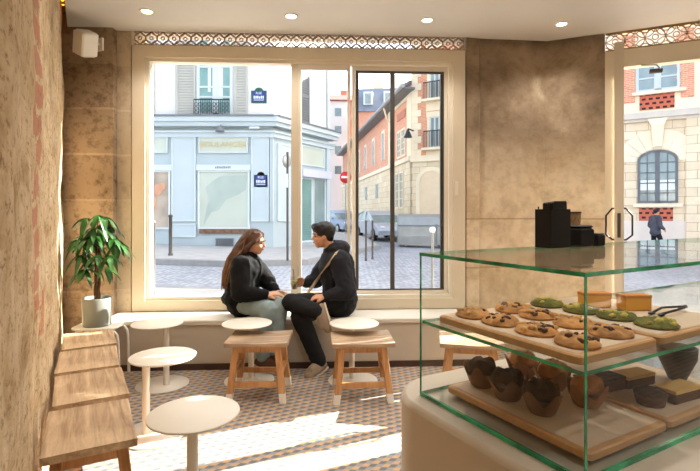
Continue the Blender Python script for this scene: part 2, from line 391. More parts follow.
# ------------------------------------------------------------------ window in the front wall
WO = V((-2.14, 4.62))
def wx(px):
    k = (px - 350) / F; return (4.62 * k + 2.14) / (.9988 - .05 * k)
win = struct(empty('window_1', (WO.x, WO.y, 0), WA))
def frame_rect(mb, x0, x1, z0, z1, t, y0, y1, tb=None, tt=None):
    tb = t if tb is None else tb; tt = t if tt is None else tt
    mb.box((x0, y0, z0), (x0 + t, y1, z1)); mb.box((x1 - t, y0, z0), (x1, y1, z1))
    mb.box((x0 + t, y0, z0), (x1 - t, y1, z0 + tb)); mb.box((x0 + t, y0, z1 - tt), (x1 - t, y1, z1))
WL = 3.315
b = MB(); frame_rect(b, 0, WL, .455, 3.07, .125, -.01, .14, .10, .115); b.build('window_frame', m_frame, win)
b = MB(); frame_rect(b, .125, WL - .125, .555, 2.955, .035, .02, .12); b.build('window_casing', m_frame2, win)
x1, x2, x3, x4 = wx(291), wx(298), wx(347), wx(356)
b = MB(); b.box((x1, .03, .59), (x2, .10, 2.92)); b.build('mullion', m_frame, win)
b = MB(); frame_rect(b, x2 + .001, x3 + .035, .592, 2.918, .03, .035, .065, .03, .05); b.build('sash', m_frame2, win)
b = MB(); frame_rect(b, x3 + .055, WL - .162, .592, 2.918, .035, .07, .10, .035, .04); b.build('sash', m_frame2, win)
b = MB(); frame_rect(b, x3 + .092, wx(448), .63, 2.875, .03, .075, .095, .012, .02); xx = wx(393.5); b.box((xx - .022, .075, .64), (xx + .022, .095, 2.86)); b.build('sash_rail', m_dark, win)
b = MB(); b.box((wx(443), .105, .6), (wx(447.5), .135, 2.9)); b.build('sash_rail', m_dark, win)
for a, c, y in ((.16, x1, .06), (x2 + .03, x3 + .005, .05), (x3 + .12, wx(447), .085)):
    b = MB(); b.box((a, y, .6), (c, y + .006, 2.9)); b.build('pane', m_winglass, win)
b = MB(); b.box((wx(455), -.03, 1.6), (wx(457.5), -.012, 1.74)); b.build('window_catch', m_frame2, win)

def lattice(L, H, pitch=.72):
    mb = MB(); th = .012
    def arc(cx, cz, r, a0, a1, wd=.008, n=14):
        i_, o_ = [], []
        for k in range(n + 1):
            a = R(a0 + (a1 - a0) * k / n)
            i_.append(((r - wd / 2) * math.cos(a) + cx, (r - wd / 2) * math.sin(a) + cz)); o_.append(((r + wd / 2) * math.cos(a) + cx, (r + wd / 2) * math.sin(a) + cz))
        rings = [[(p[0], 0, p[1]), (q[0], 0, q[1]), (q[0], th, q[1]), (p[0], th, p[1])] for p, q in zip(i_, o_)]
        mb.loft(rings)
    n = int(L / (H * pitch)); P = L / n
    for i in range(n):
        cx = (i + .5) * P; r = P * .5
        arc(cx, H / 2, r * .98, 0, 360); arc(cx, H / 2, r * .30, 0, 360)
        for sx in (-1, 1):
            arc(cx + sx * r, 0, r * .95, 90 if sx > 0 else 0, 180 if sx > 0 else 90); arc(cx + sx * r, H, r * .95, 180 if sx > 0 else 270, 270 if sx > 0 else 360)
            arc(cx + sx * r, 0, r * .42, 90 if sx > 0 else 0, 180 if sx > 0 else 90); arc(cx + sx * r, H, r * .42, 180 if sx > 0 else 270, 270 if sx > 0 else 360)
        arc(cx, 0, r * .4, 0, 180); arc(cx, H, r * .4, 180, 360)
    mb.box((0, 0, -.004), (L, th, .012)); mb.box((0, 0, H - .012), (L, th, H + .01))
    return mb
o = lattice(3.3, .15).build('lattice_panel', m_latt, None, (-2.13, 4.64, 3.075), WA)
tag(o, 'pierced tan metal lattice strip above the large shop window', 'lattice')

# ------------------------------------------------------------------ entrance on the right
door = struct(empty('door_1', (2.55, 4.70, 0), SA))
b = MB(); frame_rect(b, .0, 1.37, 0.0, 3.03, .085, .0, .11, .02, .17); b.build('door_frame', m_frame, door)
b = MB(); b.box((.085, .12, 0), (.12, .20, 2.86)); b.build('door_jamb', m_frame2, door)
o = lattice(1.36, .175, .9).build('lattice_panel', m_latt, None, (2.56, 4.71, 3.035), SA)
tag(o, 'pierced tan metal lattice strip above the open entrance door', 'lattice')
# the leaf stands open into the room, seen on its edge
LA = math.atan2(3.87 - 4.63, 2.215 - 2.655)
leaf = struct(empty('door_2', (2.655, 4.63, 0), LA))
b = MB(); frame_rect(b, 0, .88, .02, 2.83, .085, -.035, .035, .2, .1); b.build('leaf_frame', m_frame, leaf)
b = MB(); b.box((.085, -.004, .22), (.795, .004, 2.73)); b.build('pane', m_winglass, leaf)
for sgn in (-1, 1):
    b = MB(); b.tube([(.835, sgn * .03, 1.20), (.835, sgn * .05, 1.20), (.835, sgn * .095, 1.24), (.835, sgn * .095, 1.40), (.835, sgn * .05, 1.46), (.835, sgn * .03, 1.46)], .008, 8)
    b.build('door_handle', m_black, leaf)
b = MB(); b.box((.878, -.012, 1.22), (.884, .012, 1.42)); b.build('lock_plate', m_dark, leaf)
cl_ = empty('door_closer', (2.86, 4.53, 2.77), SA)
b = MB(); b.box((.02, -.02, -.01), (.13, .02, .03), 0, .006); b.build('closer_body', m_dark, cl_)
b = MB(); b.tube([(.11, -.02, .02), (.06, -.14, .03), (-.07, -.19, .03)], .006, 8); b.build('closer_arm', m_dark, cl_)
tag(cl_, 'small dark door closer with folded arm under the entrance beam', 'door closer')

# ------------------------------------------------------------------ window bench
bench = empty('window_bench', (-2.14, 4.62, 0), WA)
b = MB(); b.box((-.12, -.395, 0), (3.45, .0, .405)); b.build('bench_base', m_benchf, bench)
b = MB(); b.box((-.12, -.415, .405), (3.45, -.011, .45), 0, .008); b.build('bench_top', m_bencht, bench)
tag(bench, 'long cream built-in bench running under the shop window', 'bench')

# ------------------------------------------------------------------ ceiling lights
lamps = [(-1.79, 4.14), (-.53, 4.24), (.71, 4.33), (1.99, 4.42)]
proto = None
names = ['leftmost of the four round ceiling spotlights', 'second round ceiling spotlight from the left', 'third round ceiling spotlight from the left', 'rightmost round ceiling spotlight, above the brown pillar']
spots = [(x, y, names[i]) for i, (x, y) in enumerate(lamps)]
for i, (x, y, nm) in enumerate(spots):
    if proto is None:
        o = empty('ceiling_spotlight')
        b = MB(); b.lathe([(.045, -.004), (.06, -.006), (.062, 0), (.062, .01), (.045, .01), (.045, -.004)][::-1], cap=False); b.build('trim_ring', m_white, o)
        b = MB(); b.lathe([(.044, .006), (.044, .0), (.03, -.002), (.002, -.002)]); b.build('bulb', m_bulb, o)
        proto = o
    else: o = copy_tree(proto)
    o.location = (x, y, CEIL - .003); tag(o, nm, 'ceiling light', 'recessed ceiling spotlights')
for x, y in lamps + [(-1.0, 2.9), (.3, 3.0), (1.6, 3.1), (.4, 1.6), (1.7, 1.8), (3.0, 2.4), (1.5, .2), (3.0, .6), (4.3, 1.6), (2.4, -1.3), (4.0, -.6), (5.6, .8)]:  # the extra positions are added fill lamps out of view, without fixtures
    ld = bpy.data.lights.new('spot_and_fill_lamp', 'SPOT'); lo = bpy.data.objects.new('spot_and_fill_lamp', ld); col.objects.link(lo)
    ld.energy = 50; ld.spot_size = R(125); ld.spot_blend = .8; ld.shadow_soft_size = .05; ld.color = (1, .95, .88); lo.location = (x, y, CEIL - .02)
# amber strip glowing in the gap between ceiling slab and stone wall
o = empty('cove_lamp', (-2.15, 3.45, 3.34), R(90) + UA)
b = MB(); b.tube([(-.2, 0, 0), (1.0, 0, 0)], .012, 8); b.build('light_tube', m_warm, o)
for x in (-.1, .4, .9):
    b = MB(); b.box((x, -.02, -.03), (x + .02, .02, .018)); b.build('clip', m_dark, o)
tag(o, 'amber strip light glowing in the gap above the ceiling edge', 'strip light')

# ------------------------------------------------------------------ speaker
sp = empty('wall_speaker', (-2.40, 4.28, 2.97), R(-22))
b = MB(); b.M = Matrix.Rotation(R(26), 4, 'Y') @ Matrix.Rotation(R(16), 4, 'X')
b.box((-.072, -.08, -.115), (.072, .07, .105), 0, .015); b.build('cabinet', m_white, sp)
b = MB(); b.M = Matrix.Rotation(R(26), 4, 'Y') @ Matrix.Rotation(R(16), 4, 'X'); b.box((-.064, -.087, -.104), (.064, -.08, .094), 0, .0032); b.build('grille', m_cream, sp)
b = MB(); b.tube([(0, .06, .02), (-.04, .13, .05), (-.07, .2, .06)], .012, 8); b.box((-.11, .19, .0), (-.03, .21, .12)); b.build('bracket', m_white, sp)
tag(sp, 'white loudspeaker tilted down from the stone pillar by the ceiling', 'speaker')

# ------------------------------------------------------------------ furniture
def make_table():
    t = empty('round_side_table'); ox, bx = .11, .045       # the pole stands off-centre under the top
    b = MB(); b.lathe([(.002, .494), (.202, .494), (.206, .497), (.206, .503), (.203, .505), (.002, .505)], (ox, 0, 0), n=56); b.build('table_top', m_cream, t)
    b = MB(); b.lathe([(.024, .008), (.024, .494)], n=20); b.build('pole', m_cream, t)
    b = MB(); b.lathe([(.002, 0), (.208, 0), (.21, .003), (.208, .007), (.002, .008)], (bx, 0, 0), n=56); b.build('base_plate', m_cream, t)
    return t
T0 = make_table(); fresh = True
for x, y, a, lb in ((-.72, 2.17, 105, 'round ivory side table nearest the camera, its pole running off the bottom edge'),
                 (-1.205, 3.03, 0, 'round ivory side table half lit by the sun beside the row of wooden stools'),
                 (-1.61, 3.93, 150, 'round ivory side table farthest back on the left, near the potted plant'),
                 (-.86, 3.93, -95, 'round ivory side table in front of the woman, behind a wooden stool'),
                 (.035, 3.93, -80, 'round ivory side table in front of the man, behind a wooden stool')):
    o = T0 if fresh else copy_tree(T0); fresh = False
    o.location = (x - .11 * math.cos(R(a)), y - .11 * math.sin(R(a)), 0); o.rotation_euler = (0, 0, R(a)); tag(o, lb, 'table', 'round ivory side tables')

def make_stool(w_, d_, h, white_feet, name='wooden_stool'):
    t = empty(name); th = .034
    nx_, ny_ = 16, 4; b = MB()
    top = []; bot = []
    for j in range(ny_ + 1):
        for i in range(nx_ + 1):
            x = -w_ / 2 + w_ * i / nx_; y = -d_ / 2 + d_ * j / ny_
            dip = .008 * (1 - (2 * x / w_) ** 2) ; wob = .002 * noise.noise(V((x * 9, y * 9, h)))
            top.append((x, y + .003 * noise.noise(V((x * 14, j, 2))), h - dip + wob)); bot.append((x, y, h - th - .3 * dip))
    n = len(top); fs = []
    for j in range(ny_):
        for i in range(nx_):
            a = j * (nx_ + 1) + i; fs.append((a, a + 1, a + nx_ + 2, a + nx_ + 1)); fs.append((n + a, n + a + nx_ + 1, n + a + nx_ + 2, n + a + 1))
    edge = [i for i in range(nx_ + 1)] + [j * (nx_ + 1) + nx_ for j in range(1, ny_ + 1)] + [ny_ * (nx_ + 1) + i for i in range(nx_ - 1, -1, -1)] + [j * (nx_ + 1) for j in range(ny_ - 1, 0, -1)]
    for k in range(len(edge)):
        p, q = edge[k], edge[(k + 1) % len(edge)]; fs.append((q, p, n + p, n + q))
    b.add(top + bot, fs, 0, False); b.build('seat', m_seat if white_feet else m_seat2, t)
    tx, ty, bx_, by_ = w_ / 2 - .085, d_ / 2 - .06, w_ / 2 - .035, d_ / 2 - .01
    lerp = lambda z: ((bx_ + (tx - bx_) * z / h), (by_ + (ty - by_) * z / h))
    for sx in (-1, 1):
        for sy in (-1, 1):
            def rr(z, k=.024):
                x, y = lerp(z); return rrect(sx * x - k, sy * y - k, sx * x + k, sy * y + k, .005, z, 2)
            b = MB(); z0 = .07 if white_feet else 0
            b.loft([rr(z0), rr(h - th - .001, .023)]); lg = b.build('leg', m_leg, t)
            if white_feet:
                b = MB(); b.loft([rr(0, .0245), rr(.07, .0245)]); f = b.build('painted_foot', m_white, lg); f['label'] = 'white painted foot'
    for z, sy in ((.13, -1), (.13, 1)):
        x, y = lerp(z); b = MB(); b.box((-x + .02, sy * y - .012, z - .02), (x - .02, sy * y + .012, z + .02)); b.build('stretcher', m_leg, t)
    for sx in (-1, 1):
        x, y = lerp(.2); b = MB(); b.box((sx * x - .012, -y + .02, .18), (sx * x + .012, y - .02, .22)); b.build('stretcher', m_leg, t)
    z = h - th - .03; x, y = lerp(z)
    for sy in (-1, 1):
        b = MB(); b.box((-x + .02, sy * y - .01, z - .02), (x - .02, sy * y + .01, z + .028)); b.build('apron', m_leg, t)
    return t
S0 = make_stool(.475, .385, .45, True)
for i, (x, y, a, lb) in enumerate(((-.71, 3.71, 1, 'wooden stool with white dipped feet in front of the woman'), (.09, 3.70, 4, 'wooden stool with white dipped feet in front of the man'),
                                   (.94, 3.66, -10, 'wooden stool with sunlit seat seen through the glass case'))):
    o = S0 if i == 0 else copy_tree(S0)
    o.location = (x, y, 0); o.rotation_euler = (0, 0, R(a)); tag(o, lb, 'stool', 'wooden stools in front of the bench')
S1 = make_stool(.50, .355, .45, False, 'low_stool')
lbs = ['dark worn wooden stool nearest the camera by the rough stone wall', 'second wooden stool from the camera in the row along the stone wall',
       'third wooden stool from the camera in the row along the stone wall', 'farthest wooden stool along the stone wall, next to the potted plant']
for i, s_ in enumerate((2.37, 2.94, 3.50, 4.06)):
    o = S1 if i == 0 else copy_tree(S1)
    p = V((-.225, 0)) + VV * s_ + U * (.212 + (0, .006, -.004, .004)[i])
    o.location = (p.x, p.y, 0); o.rotation_euler = (0, 0, R(90) + UA + R((0, 1.2, -1, .8)[i])); tag(o, lbs[i], 'stool', 'wooden stools along the stone wall')

# white tube stand with the plant
st = empty('plant_stand', (-2.16, 4.06, 0), WA)
b = MB(); rings = [rrect(-.21 + i, -.12 + i, .17 - i, .14 - i, .08 - i * .5, z, 6) for z, i in ((.43, .006), (.434, 0), (.446, 0), (.45, .006))]; b.loft(rings); b.build('stand_top', m_white, st)
for sx in (-.16, .17):
    b = MB(); yy = .0; dx = .0
    b.tube([(sx - (.05 if sx > 0 else -.05), yy - .09, .42), (sx - (.01 if sx > 0 else -.01), yy - .09, .415), (sx + (.012 if sx > 0 else -.012), yy - .09, .385), (sx + (.02 if sx > 0 else -.02), yy - .09, .34), (sx + (.03 if sx > 0 else -.03), yy - .09, .012)], .012, 10); b.build('leg', m_white, st)
    b = MB(); b.tube([(sx - (.05 if sx > 0 else -.05), yy + .11, .42), (sx - (.01 if sx > 0 else -.01), yy + .11, .415), (sx + (.012 if sx > 0 else -.012), yy + .11, .385), (sx + (.02 if sx > 0 else -.02), yy + .11, .34), (sx + (.03 if sx > 0 else -.03), yy + .11, .012)], .012, 10); b.build('leg', m_white, st)
tag(st, 'low white stand with bent tube legs under the potted plant', 'plant stand')
pl = empty('potted_plant', (-2.19, 4.07, .451), 0)
b = MB(); b.lathe([(.002, 0), (.108, 0), (.112, .006), (.120, .235), (.118, .24), (.110, .24), (.108, .21), (.002, .205)], n=40); b.build('pot', m_pot, pl)
b = MB(); b.lathe([(.107, .2), (.107, .212), (.05, .218), (.002, .222)], n=24); b.build('soil', m_soil, pl)
for k, (dx, tw) in enumerate(((.012, 0), (-.012, 2.1), (0, 4.2))):
    b = MB(); pts = [(.014 * math.cos(tw + z * 16) + .01 * z, .014 * math.sin(tw + z * 16), .21 + z) for z in [i * .047 for i in range(12)]]
    b.tube(pts, [.016 - .0006 * i for i in range(12)], 10); b.build('trunk', m_trunk, pl)
random.seed(11)
def leaflet(mb, base, d, L, W, droop):
    d = d.normalized(); side = d.cross(V((0, 0, 1))).normalized(); up = side.cross(d)
    rows = []; n = 8
    for i in range(n + 1):
        t_ = i / n; wdt = W * math.sin(math.pi * min(1, t_ * .9 + .06)) ** .8 * (1 if t_ < .95 else .4)
        c_ = base + d * L * t_ + V((0, 0, -1)) * droop * t_ * t_ * L
        rows.append([c_ - side * wdt / 2 + up * .12 * wdt, c_, c_ + side * wdt / 2 + up * .12 * wdt])
    vs = [p for r in rows for p in r]; fs = []
    for i in range(n):
        for j in range(2):
            a = i * 3 + j; fs.append((a, a + 1, a + 4, a + 3))
    k = len(vs); vs2 = [p - up * .0015 for p in vs]
    mb.add(vs + vs2, fs + [tuple(x + k for x in reversed(f)) for f in fs], 0, True)
leaves = 0
for i in range(26):
    az = i * 2.399 + random.uniform(-.3, .3); lev = random.random()
    h0 = .50 + .26 * lev; rad = random.uniform(.06, .16) * (1.1 - .35 * lev); rise = random.uniform(-.04, .12) + .12 * lev
    if i in (5, 13): rad = .2; rise = .1
    tip = V((math.cos(az) * rad, math.sin(az) * rad * .9, h0 + rise)); base = V((0, 0, h0))
    # keep clear of the stone wall on the left
    b = MB(); b.tube([base, (base + tip) / 2 + V((0, 0, .03)), tip], [.004, .0035, .003], 6)
    nl = random.choice((5, 6, 6)); out = V((math.cos(az), math.sin(az), 0))
    for k in range(nl):
        a = az + (k - (nl - 1) / 2) * .85; d = V((math.cos(a), math.sin(a), random.uniform(-.55, .05)))
        leaflet(b, tip, d, random.uniform(.10, .16), random.uniform(.036, .05), random.uniform(.4, 1.1))
    b.build('leaf', m_leaf, pl)
tag(pl, 'leafy green plant in a round grey green pot on the white stand', 'potted plant')

# ================================================================== outside
m_street = street_mat()
m_pave = M('light grey pavement', (176, 172, 168), .8, .1, 3)
m_kerb = M('granite kerb', (150, 148, 146), .8, .12, 8)
m_blue = M('pale blue shopfront paint', (184, 194, 195), .6, .04, 1.5)
m_bluel = M('lighter blue panel paint', (196, 205, 207), .6, .03, 1.5)
m_trimw = M('white moulding paint', (214, 220, 218), .6, .03, 2)
m_wallw = M('white lime render', (236, 230, 222), .85, .03, .8)
m_shut = M('pale grey shutter paint', (196, 192, 182), .6, .03, 2)
m_lead = M('grey lead flashing', (120, 122, 124), .6, .08, 3)
m_iron = M('black wrought iron', (44, 44, 50), .5, .1, 8)
m_pane = M('dark reflecting pane', (128, 146, 146), .12, .25, 1.2, spec=.8)
m_paneg = M('green tinted pane', (120, 160, 152), .15, .2, 1.4, spec=.8)
m_paper = M('pale paper behind glass', (196, 200, 184), .4, .10, .9, spec=.6)
m_curtain = M('white curtain', (226, 232, 228), .8, .05, 2)
m_rot = M('rotten brown wood', (120, 92, 74), .9, .4, 9)
m_ash = blocks('cream ashlar blocks', (236, 220, 192), (222, 202, 170), (186, 164, 134), .34, .8, 0, .15, mort_size=.012, spot=4)
m_ashp = M('plain cream stone', (238, 222, 194), .85, .06, 1.5)
m_brick = brick_mat('orange red brick', (206, 130, 98), (222, 150, 116), (226, 200, 176))
m_brickd = brick_mat('deep red brick', (176, 92, 72), (192, 108, 84), (200, 170, 150))
m_slate = M('grey slate roof', (128, 134, 146), .6, .1, 2)
m_redroof = M('red roof tiles', (160, 96, 88), .8, .15, 3)
m_gold = M('pale gold lettering', (214, 190, 130), .5, .05, 5)
m_plaqb = M('blue enamel', (42, 60, 130), .3, .05, 5)
m_plaqg = M('green enamel', (30, 92, 70), .3, .05, 5)
m_whitee = M('white enamel', (240, 240, 240), .3, .02, 5)
m_red = M('red enamel', (206, 40, 44), .4, .03, 5)
m_zinc = M('dull galvanised steel', (160, 160, 156), .45, .08, 3, metal=.5)

def ground(name, x0, x1, y0, y1, dz, mt, thick=.25, nx_=2):
    b = MB(); vs = []
    for z in (-thick, 0):
        for x, y in ((x0, y0), (x1, y0), (x1, y1), (x0, y1)): vs.append((x, y, gz(x) + dz + z))
    b.add(vs, [(3, 2, 1, 0), (4, 5, 6, 7), (0, 1, 5, 4), (1, 2, 6, 5), (2, 3, 7, 6), (3, 0, 4, 7)]); return struct(b.build(name, mt))
ground('street', -30, 45, 5.25, 120, -.12, m_street)
ground('pavement', -30, 2.7, 5.16, 7.6, 0, m_pave, .2)
b = MB(); b.add([(-30, 7.6, gz(-30) - .2), (2.7, 7.6, gz(2.7) - .2), (2.7, 7.76, gz(2.7) - .2), (-30, 7.76, gz(-30) - .2), (-30, 7.6, gz(-30) + .004), (2.7, 7.6, gz(2.7) + .004), (2.7, 7.76, gz(2.7) + .004), (-30, 7.76, gz(-30) + .004)],
      [(3, 2, 1, 0), (4, 5, 6, 7), (0, 1, 5, 4), (1, 2, 6, 5), (2, 3, 7, 6), (3, 0, 4, 7)]); struct(b.build('kerb', m_kerb))
b = MB(); b.prism([(2.72, 5.14), (6.8, 3.3), (9, 5.2), (3.2, 7.9), (2.7, 7.6)], -.3, .03); struct(b.build('pavement', m_pave))
# far pavement under the pale blue corner building
def slopeprism(poly, dz, th, name, mt):
    b = MB(); n = len(poly); b.add([(x, y, gz(x) + dz - th) for x, y in poly] + [(x, y, gz(x) + dz) for x, y in poly],
        [tuple(range(n))[::-1], tuple(range(n, 2 * n))] + [(i, (i + 1) % n, n + (i + 1) % n, n + i) for i in range(n)]); return struct(b.build(name, mt))
slopeprism([(-30, 11.6), (-3.0, 11.6), (-1.2, 12.4), (1.1, 18.9), (.2, 40), (-1.5, 40), (-1.6, 19), (-4, 15.8), (-30, 15.8)], .03, .3, 'pavement', m_pave)
slopeprism([(-30, 11.45), (-2.95, 11.45), (-1.1, 12.3), (1.25, 18.9), (1.1, 18.9), (-1.2, 12.4), (-3.0, 11.6), (-30, 11.6)], .02, .3, 'kerb', m_kerb)
slopeprism([(2.6, 23.2), (11.5, 17.6), (15.6, 15.2), (16, 17), (12, 20), (3.4, 25), (-.6, 55), (-2.1, 55)], .03, .3, 'pavement', m_pave)

# ---- pale blue corner shop: local origin at the bend, x along the front
CA = math.atan2(3.5, 2.07)
shopb = empty('corner_shop_building', (-2.6, 15.9, 0), 0)
def ax(px): return (px - 350) / F * 15.9 + 2.6
def az_(py): return 1.43 + (212 - py) / F * 15.9
MC = Matrix.Rotation(CA, 4, 'Z')
b = MB(); b.box((-9.5, 0, 4.45), (0, 6, 12)); b.prism([(0, 0), (1.74, 2.94), (-2.0, 8), (-9.5, 8), (-9.5, .3)], 4.45, 12); b.build('upper_wall', m_wallw, shopb)
b = MB(); b.box((-9.5, .02, 0), (0, 3, 4.45)); b.prism([(0, .02), (1.74, 2.96), (-2, 8), (-9.5, 8), (-9.5, .3)], 0, 4.45); b.build('shopfront_wall', m_blue, shopb)
b = MB()
for z0, z1, d in ((4.44, 4.60, .34), (4.30, 4.44, .26), (4.10, 4.17, .14), (3.95, 4.10, .08)):
    b.box((-9.5, -d, z0), (0, .1, z1)); b.M = MC; b.box((-.0, -d, z0), (3.75, .1, z1)); b.M = Matrix.Identity(4)
    b.prism([(-.02, .05), (0, -d), (d * math.tan(CA / 2) * 1.0, -d), (d * math.sin(CA), -d * math.cos(CA)), (.1, .05)], z0, z1)
b.build('cornice', m_bluel, shopb)
b = MB(); b.box((-9.5, -.37, 4.60), (.1, .1, 4.66)); b.M = MC; b.box((-.12, -.37, 4.60), (3.8, .1, 4.66)); b.build('flashing', m_lead, shopb)
def panel(x0, x1, z0, z1, y=0, mt=m_bluel, name='panel', rim=.035, M_=None, mt2=m_trimw):
    b = MB(); b.M = M_ or Matrix.Identity(4); b.box((x0, y - .03, z0), (x1, y + .02, z1)); p = b.build(name, mt, shopb)
    b = MB(); b.M = M_ or Matrix.Identity(4); frame_rect(b, x0 - rim, x1 + rim, z0 - rim, z1 + rim, rim, y - .06, y + .01); b.build('moulding', mt2, p); return p
bz = .2
panel(ax(173), ax(195), 1.15, az_(138)); panel(ax(252.5), ax(268), 1.15, az_(138)); panel(ax(173), ax(195), .62, 1.0)
panel(ax(271), ax(273) + .0, 1.15, az_(138), rim=.02)
p1 = panel(ax(200), ax(247), az_(152), az_(138), mt=m_paper, name='sign_board'); textmesh('BOULANGER', .27, 'lettering', m_gold, p1, ((ax(200) + ax(247)) / 2, -.045, az_(145)), .004)
panel(ax(140), ax(167), az_(152), az_(138), mt=m_paper, name='sign_board')
# shop windows
def shopwin(x0, x1, z0, z1, mt, txt=None):
    b = MB(); b.box((x0, -.02, z0), (x1, .03, z1)); g = b.build('window', mt, shopb)
    b = MB(); frame_rect(b, x0 - .06, x1 + .06, z0 - .05, z1 + .05, .06, -.06, .03); b.build('window_frame', m_trimw, g)
    b = MB(); b.box((x0 - .1, -.10, z1 + .05), (x1 + .1, .02, z1 + .24)); f = b.build('fascia', m_trimw, g)
    if txt:
        b = MB(); cx = (x0 + x1) / 2
        for k in range(9): b.box((cx - .27 + k * .06, -.106, z1 + .11), (cx - .235 + k * .06, -.1, z1 + (.19 if k % 3 else .175)))
        b.build('lettering', m_lead, f)
    return g
g = shopwin(ax(200), ax(248), 1.0 - .1, az_(172), m_paper, 'PATISSERIE')
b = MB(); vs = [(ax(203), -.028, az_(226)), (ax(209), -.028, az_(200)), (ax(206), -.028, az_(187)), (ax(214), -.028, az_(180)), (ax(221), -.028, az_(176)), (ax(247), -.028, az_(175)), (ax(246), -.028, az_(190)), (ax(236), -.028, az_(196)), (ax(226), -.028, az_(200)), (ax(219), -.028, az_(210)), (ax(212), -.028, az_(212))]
b.add(vs, [tuple(range(len(vs)))]); b.build('painted_window_reflection', M('painted reflection on shop glass', (178, 188, 176), .5, .08, 2), g)  # flat pale sheet that paints a reflection onto the shop glass
b = MB(); b.box((ax(200), -.09, .70), (ax(249), .02, .86)); b.build('window_sill', m_rot, shopb)
g = shopwin(ax(138), ax(169), .9, az_(172), M('faded brown poster', (176, 158, 140), .5, .35, 1.4))
b = MB(); b.ell((ax(158), -.03, az_(190)), (.16, .012, .2)); b.ell((ax(153), -.03, az_(203)), (.13, .01, .3)); b.ell((ax(162), -.03, az_(187)), (.13, .012, .13)); b.build('poster_figure', M('pale terracotta print', (214, 158, 124), .6, .1, 3), g)
b = MB()
for k in range(9):
    b.box((ax(216) + k * .07, -.05, .30), (ax(216) + k * .07 + .03, 0, .52))
b.box((ax(215.5), -.03, .28), (ax(234), 0, .30)); b.box((ax(215.5), -.03, .52), (ax(234), 0, .54)); b.box((ax(216), -.012, .30), (ax(233.5), -.002, .52)); b.build('cellar_grille', m_lead, shopb)
# upper window with shutters and railing
def shutter(x0, x1, z0, z1, M_=None, mt=m_shut):
    b = MB(); b.M = M_ or Matrix.Identity(4); frame_rect(b, x0, x1, z0, z1, .07, -.06, -.01); b.box((x0 + .07, -.055, (z0 + z1) / 2 - .05), (x1 - .07, -.015, (z0 + z1) / 2 + .05))
    n = int((z1 - z0) / .09)
    for k in range(n):
        z = z0 + .08 + k * .09
        b.box((x0 + .06, -.05, z), (x1 - .06, -.02, z + .055))
    b.box((x0 + .05, -.02, z0 + .03), (x1 - .05, -.005, z1 - .03)); return b.build('shutter', mt, shopb)
zt = 8.4; zb = 4.68
shutter(ax(176), ax(196), zb, zt); shutter(ax(235), ax(248), zb, zt); shutter(ax(143), ax(155), zb, zt, mt=m_shut); shutter(ax(290.5), ax(296), zb, zt) if False else None
b = MB(); b.box((ax(198), -.01, zb), (ax(232), .02, zt)); g = b.build('window', m_paneg, shopb)
b = MB(); frame_rect(b, ax(197), ax(233), zb, zt, .10, -.05, .03); b.box(((ax(215.5) - .09), -.05, zb), (ax(215.5) + .09, .02, zt))
for z in (az_(88), az_(68), az_(98)): b.box((ax(198), -.04, z), (ax(232), .015, z + .06))
b.build('window_frame', m_trimw, g)
b = MB(); b.box((ax(208), -.02, az_(92)), (ax(211), -.012, zt)); b.box((ax(217), -.02, az_(100)), (ax(223), -.012, zt)); b.build('curtain', m_curtain, g)
b = MB(); b.box((ax(196.5), -.30, az_(102)), (ax(231.5), -.26, az_(101))); b.box((ax(196.5), -.30, az_(118.5)), (ax(231.5), -.26, az_(117.5)))
for k in range(17): x = ax(196.5) + k * (ax(231.5) - ax(196.5)) / 16; b.box((x - .008, -.285, az_(118)), (x + .008, -.27, az_(101.5)))
for k in range(4):
    cx = ax(196.5) + (k + .5) * (ax(231.5) - ax(196.5)) / 4
    for dx in (-.07, .07):
        for zc in (az_(106), az_(110), az_(114)):
            pts = [(cx + dx + .06 * math.cos(a), -.28, zc + .06 * math.sin(a)) for a in [i * math.pi / 5 for i in range(11)]]; b.tube(pts, .008, 5)
b.box((ax(196.5), -.28, az_(118)), (ax(197), 0, az_(117.5))); b.box((ax(231), -.28, az_(118)), (ax(231.5), 0, az_(117.5))); b.build('railing', m_iron, shopb)
def plaque(cx, cz, wd, hg, txts):
    b = MB(); b.box((cx - wd / 2, -.03, cz - hg / 2), (cx + wd / 2, .0, cz + hg * .30)); rr_ = [(cx + wd * .28 * math.cos(a), cz + hg * .28 + hg * .22 * math.sin(a)) for a in [i * math.pi / 10 for i in range(11)]]
    b.loft([[(x, -.03, z) for x, z in rr_], [(x, 0, z) for x, z in rr_]]); p = b.build('street_name_plate', m_plaqg, shopb)
    b = MB(); b.box((cx - wd / 2 + .04, -.04, cz - hg / 2 + .04), (cx + wd / 2 - .04, -.028, cz + hg * .26)); b.build('enamel_face', m_plaqb, p)
    textmesh('RUE', hg * .22, 'lettering', m_whitee, p, (cx, -.042, cz + hg * .13), .003)
    b = MB()
    for k in range(6): b.box((cx - wd * .33 + k * wd * .115, -.044, cz - hg * .22), (cx - wd * .33 + k * wd * .115 + wd * .075, -.04, cz - hg * (.04 if k != 3 else .08)))
    b.box((cx - wd * .33, -.044, cz - hg * .33), (cx + wd * .33, -.04, cz - hg * .29)); b.build('lettering', m_whitee, p)
plaque(ax(259), az_(95.5), .52, .52, ())
plaque(ax(261), az_(179.5), .46, .52, ())
b = MB(); b.tube([(ax(223), 0, az_(126)), (ax(223), -.2, az_(125)), (ax(223), -.38, az_(129))], .02, 6); b.loft([[(ax(223) + r_ * math.cos(a), -.38 + r_ * math.sin(a), z) for a in [i * math.pi / 6 for i in range(12)]] for r_, z in ((.04, az_(128)), (.16, az_(133)), (.15, az_(133.6)))]); b.build('wall_lamp', m_lead, shopb)
b = MB(); b.box((ax(251), -.30, az_(130)), (ax(261), -.262, az_(128))); b.build('name_strip', m_trimw, shopb)
